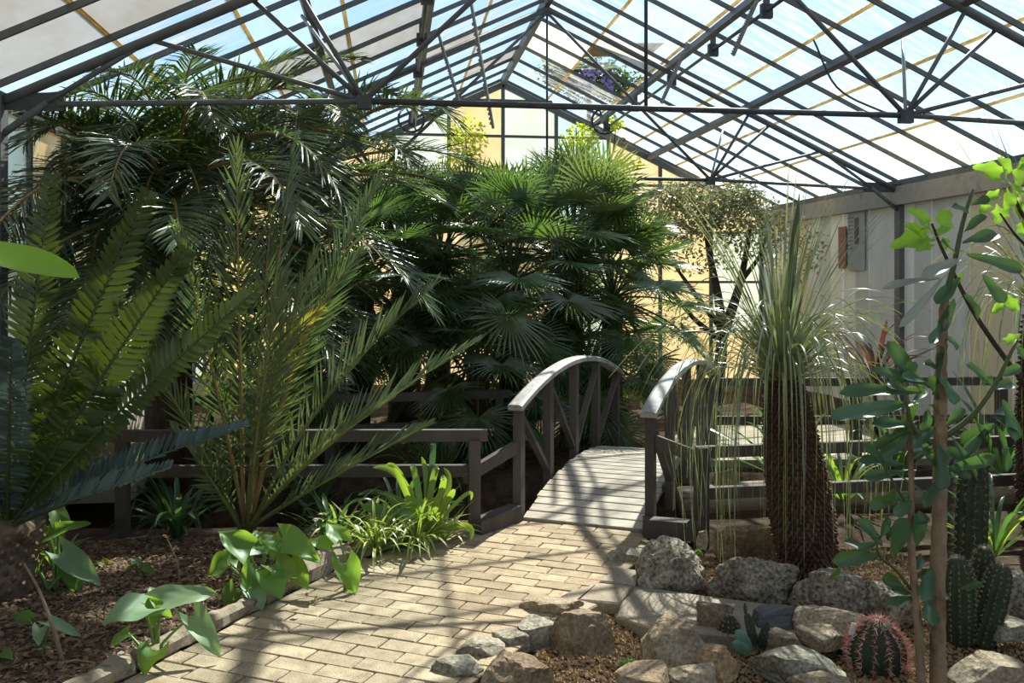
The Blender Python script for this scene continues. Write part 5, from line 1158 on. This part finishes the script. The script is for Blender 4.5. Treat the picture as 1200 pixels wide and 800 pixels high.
rosette('agave', V((4.6, 6.3, 0.0)), 'tall green strap clump below the grey wall boards', 26, 0.9, 0.02, 'clivia_dark', 146, (35, 85))
def leafy(name, base, stems, blobs, nleaf, size, mat, label, seed, stem_mat='branch', cat='tree', extra=None):
    random.seed(seed); t = thing(name, label, cat, base)
    for pts, r in stems:
        P_ = cat3(pts, 4); k = len(P_); MB().tube(P_, [r * (1.0 - 0.75 * i / k) for i in range(k)], 7).build('branch', stem_mat, t, True)
    m = MB(); tot = sum(b_[3] for b_ in blobs)
    for (c, rx, rz_, wgt) in blobs:
        for q in range(int(nleaf * wgt / tot)):
            p = V((rnd(-1, 1), rnd(-1, 1), rnd(-1, 1)))
            if p.length > 1: continue
            p = V(c) + V((p.x * rx, p.y * rx * 0.6, p.z * rz_)); d = V((rnd(-1, 1), rnd(-1, 1), rnd(-1, 0.6))).normalized(); l = size * rnd(0.6, 1.3); s = d.cross(V((rnd(-1, 1), rnd(-1, 1), rnd(-1, 1)))).normalized() * l * 0.22
            if extra is None: p = inside(p, 0.05)
            m.add([p, p + d * l * 0.5 - s, p + d * l, p + d * l * 0.5 + s], [(0, 1, 2, 3)])
    tag(m.build('foliage', mat, t), kind='stuff'); return t
b = V((4.25, 11.5, -0.05))
leafy('olive_tree', b, [([b, D(846, 400, 11.5), D(842, 350, 11.5), D(832, 300, 11.5), D(825, 255, 11.5)], 0.09), ([D(846, 395, 11.5), D(862, 350, 11.5), D(872, 310, 11.5), D(880, 260, 11.4)], 0.08), ([D(846, 385, 11.5), D(815, 345, 11.4), D(790, 310, 11.3)], 0.05), ([D(868, 330, 11.5), D(890, 300, 11.5), D(900, 270, 11.5)], 0.04), ([D(846, 400, 11.5), D(810, 370, 11.3), D(780, 330, 11.2)], 0.045)],
      [(D(790, 250, 11.4), 0.7, 0.40, 3), (D(840, 245, 11.5), 0.75, 0.30, 2.4), (D(800, 225, 11.2), 0.35, 0.2, 0.6), (D(865, 228, 11.3), 0.3, 0.22, 0.6), (D(880, 260, 11.4), 0.55, 0.45, 2), (D(820, 290, 11.4), 0.8, 0.35, 1.2), (D(795, 370, 11.3), 0.4, 0.45, 0.35), (D(930, 290, 11.6), 0.5, 0.5, 0.8)], 13000, 0.07, 'olive', 'small-leaved olive-like tree with dark branches before the yellow back wall', 151)
b = D(690, 420, 13.3); b.z = -0.05
leafy('climbing_vine', b, [([b, D(690, 300, 13.4), D(680, 220, 13.4), D(675, 150, 13.4)], 0.03), ([D(690, 240, 13.4), D(715, 190, 13.4), D(722, 150, 13.3)], 0.02)],
      [(D(680, 170, 13.3), 0.28, 0.35, 3), (D(695, 205, 13.3), 0.35, 0.3, 2), (D(655, 205, 13.3), 0.25, 0.35, 1.2), (D(722, 145, 13.2), 0.12, 0.12, 0.5), (D(735, 190, 13.2), 0.25, 0.12, 0.5)], 2600, 0.085, 'vine', 'yellow-green vine climbing to the right gear wheel', 152, cat='vine')
b = D(552, 420, 13.5); b.z = -0.05
leafy('climbing_vine', b, [([b, D(552, 300, 13.5), D(548, 200, 13.5), D(545, 150, 13.5)], 0.025)],
      [(D(548, 165, 13.4), 0.30, 0.40, 3), (D(575, 205, 13.4), 0.35, 0.2, 1.5), (D(535, 195, 13.4), 0.3, 0.25, 1.3)], 1800, 0.085, 'vine', 'yellow-green vine on the gable between gear wheel and middle mullion', 153, cat='vine')
b = V((-1.9, 9.9, -0.02))
leafy('leafy_shrub', b, [([b, b + V((0.05, 0, 0.7)), b + V((0.1, 0, 1.5))], 0.03)], [(b + V((0.1, 0, 1.4)), 0.5, 0.6, 2), (b + V((0.3, 0, 0.7)), 0.5, 0.5, 1)], 1500, 0.10, 'vine', 'bright yellow-green shrub glowing behind the big date palm', 154, cat='shrub')
b = V((5.1, 12.9, -0.6))
tc_ = D(690, 92, 16.6)
leafy('outdoor_tree', V((tc_.x, 16.6, -0.65)), [([V((tc_.x, 16.6, -0.65)), V((tc_.x, 16.6, 2.5)), tc_], 0.10)], [(tc_, 0.75, 0.42, 3), (tc_ + V((-0.5, 0, 0.1)), 0.5, 0.3, 1.5), (tc_ + V((0.55, 0, -0.1)), 0.5, 0.35, 1.5)], 6000, 0.11, 'outside', 'dark-leaved tree standing outside behind the right roof slope', 155, extra=1)
bt = bpy.data.objects['outdoor_tree']; m = MB()
for q in range(60):
    p = tc_ + V((rnd(-.35, .35), -0.42, rnd(-.3, .05))); m.box(p, (0.05, 0.05, 0.05), rot=Matrix.Rotation(rnd(0, 3), 3, 'X'))
tag(m.build('blossom', 'blossom', bt), kind='stuff')
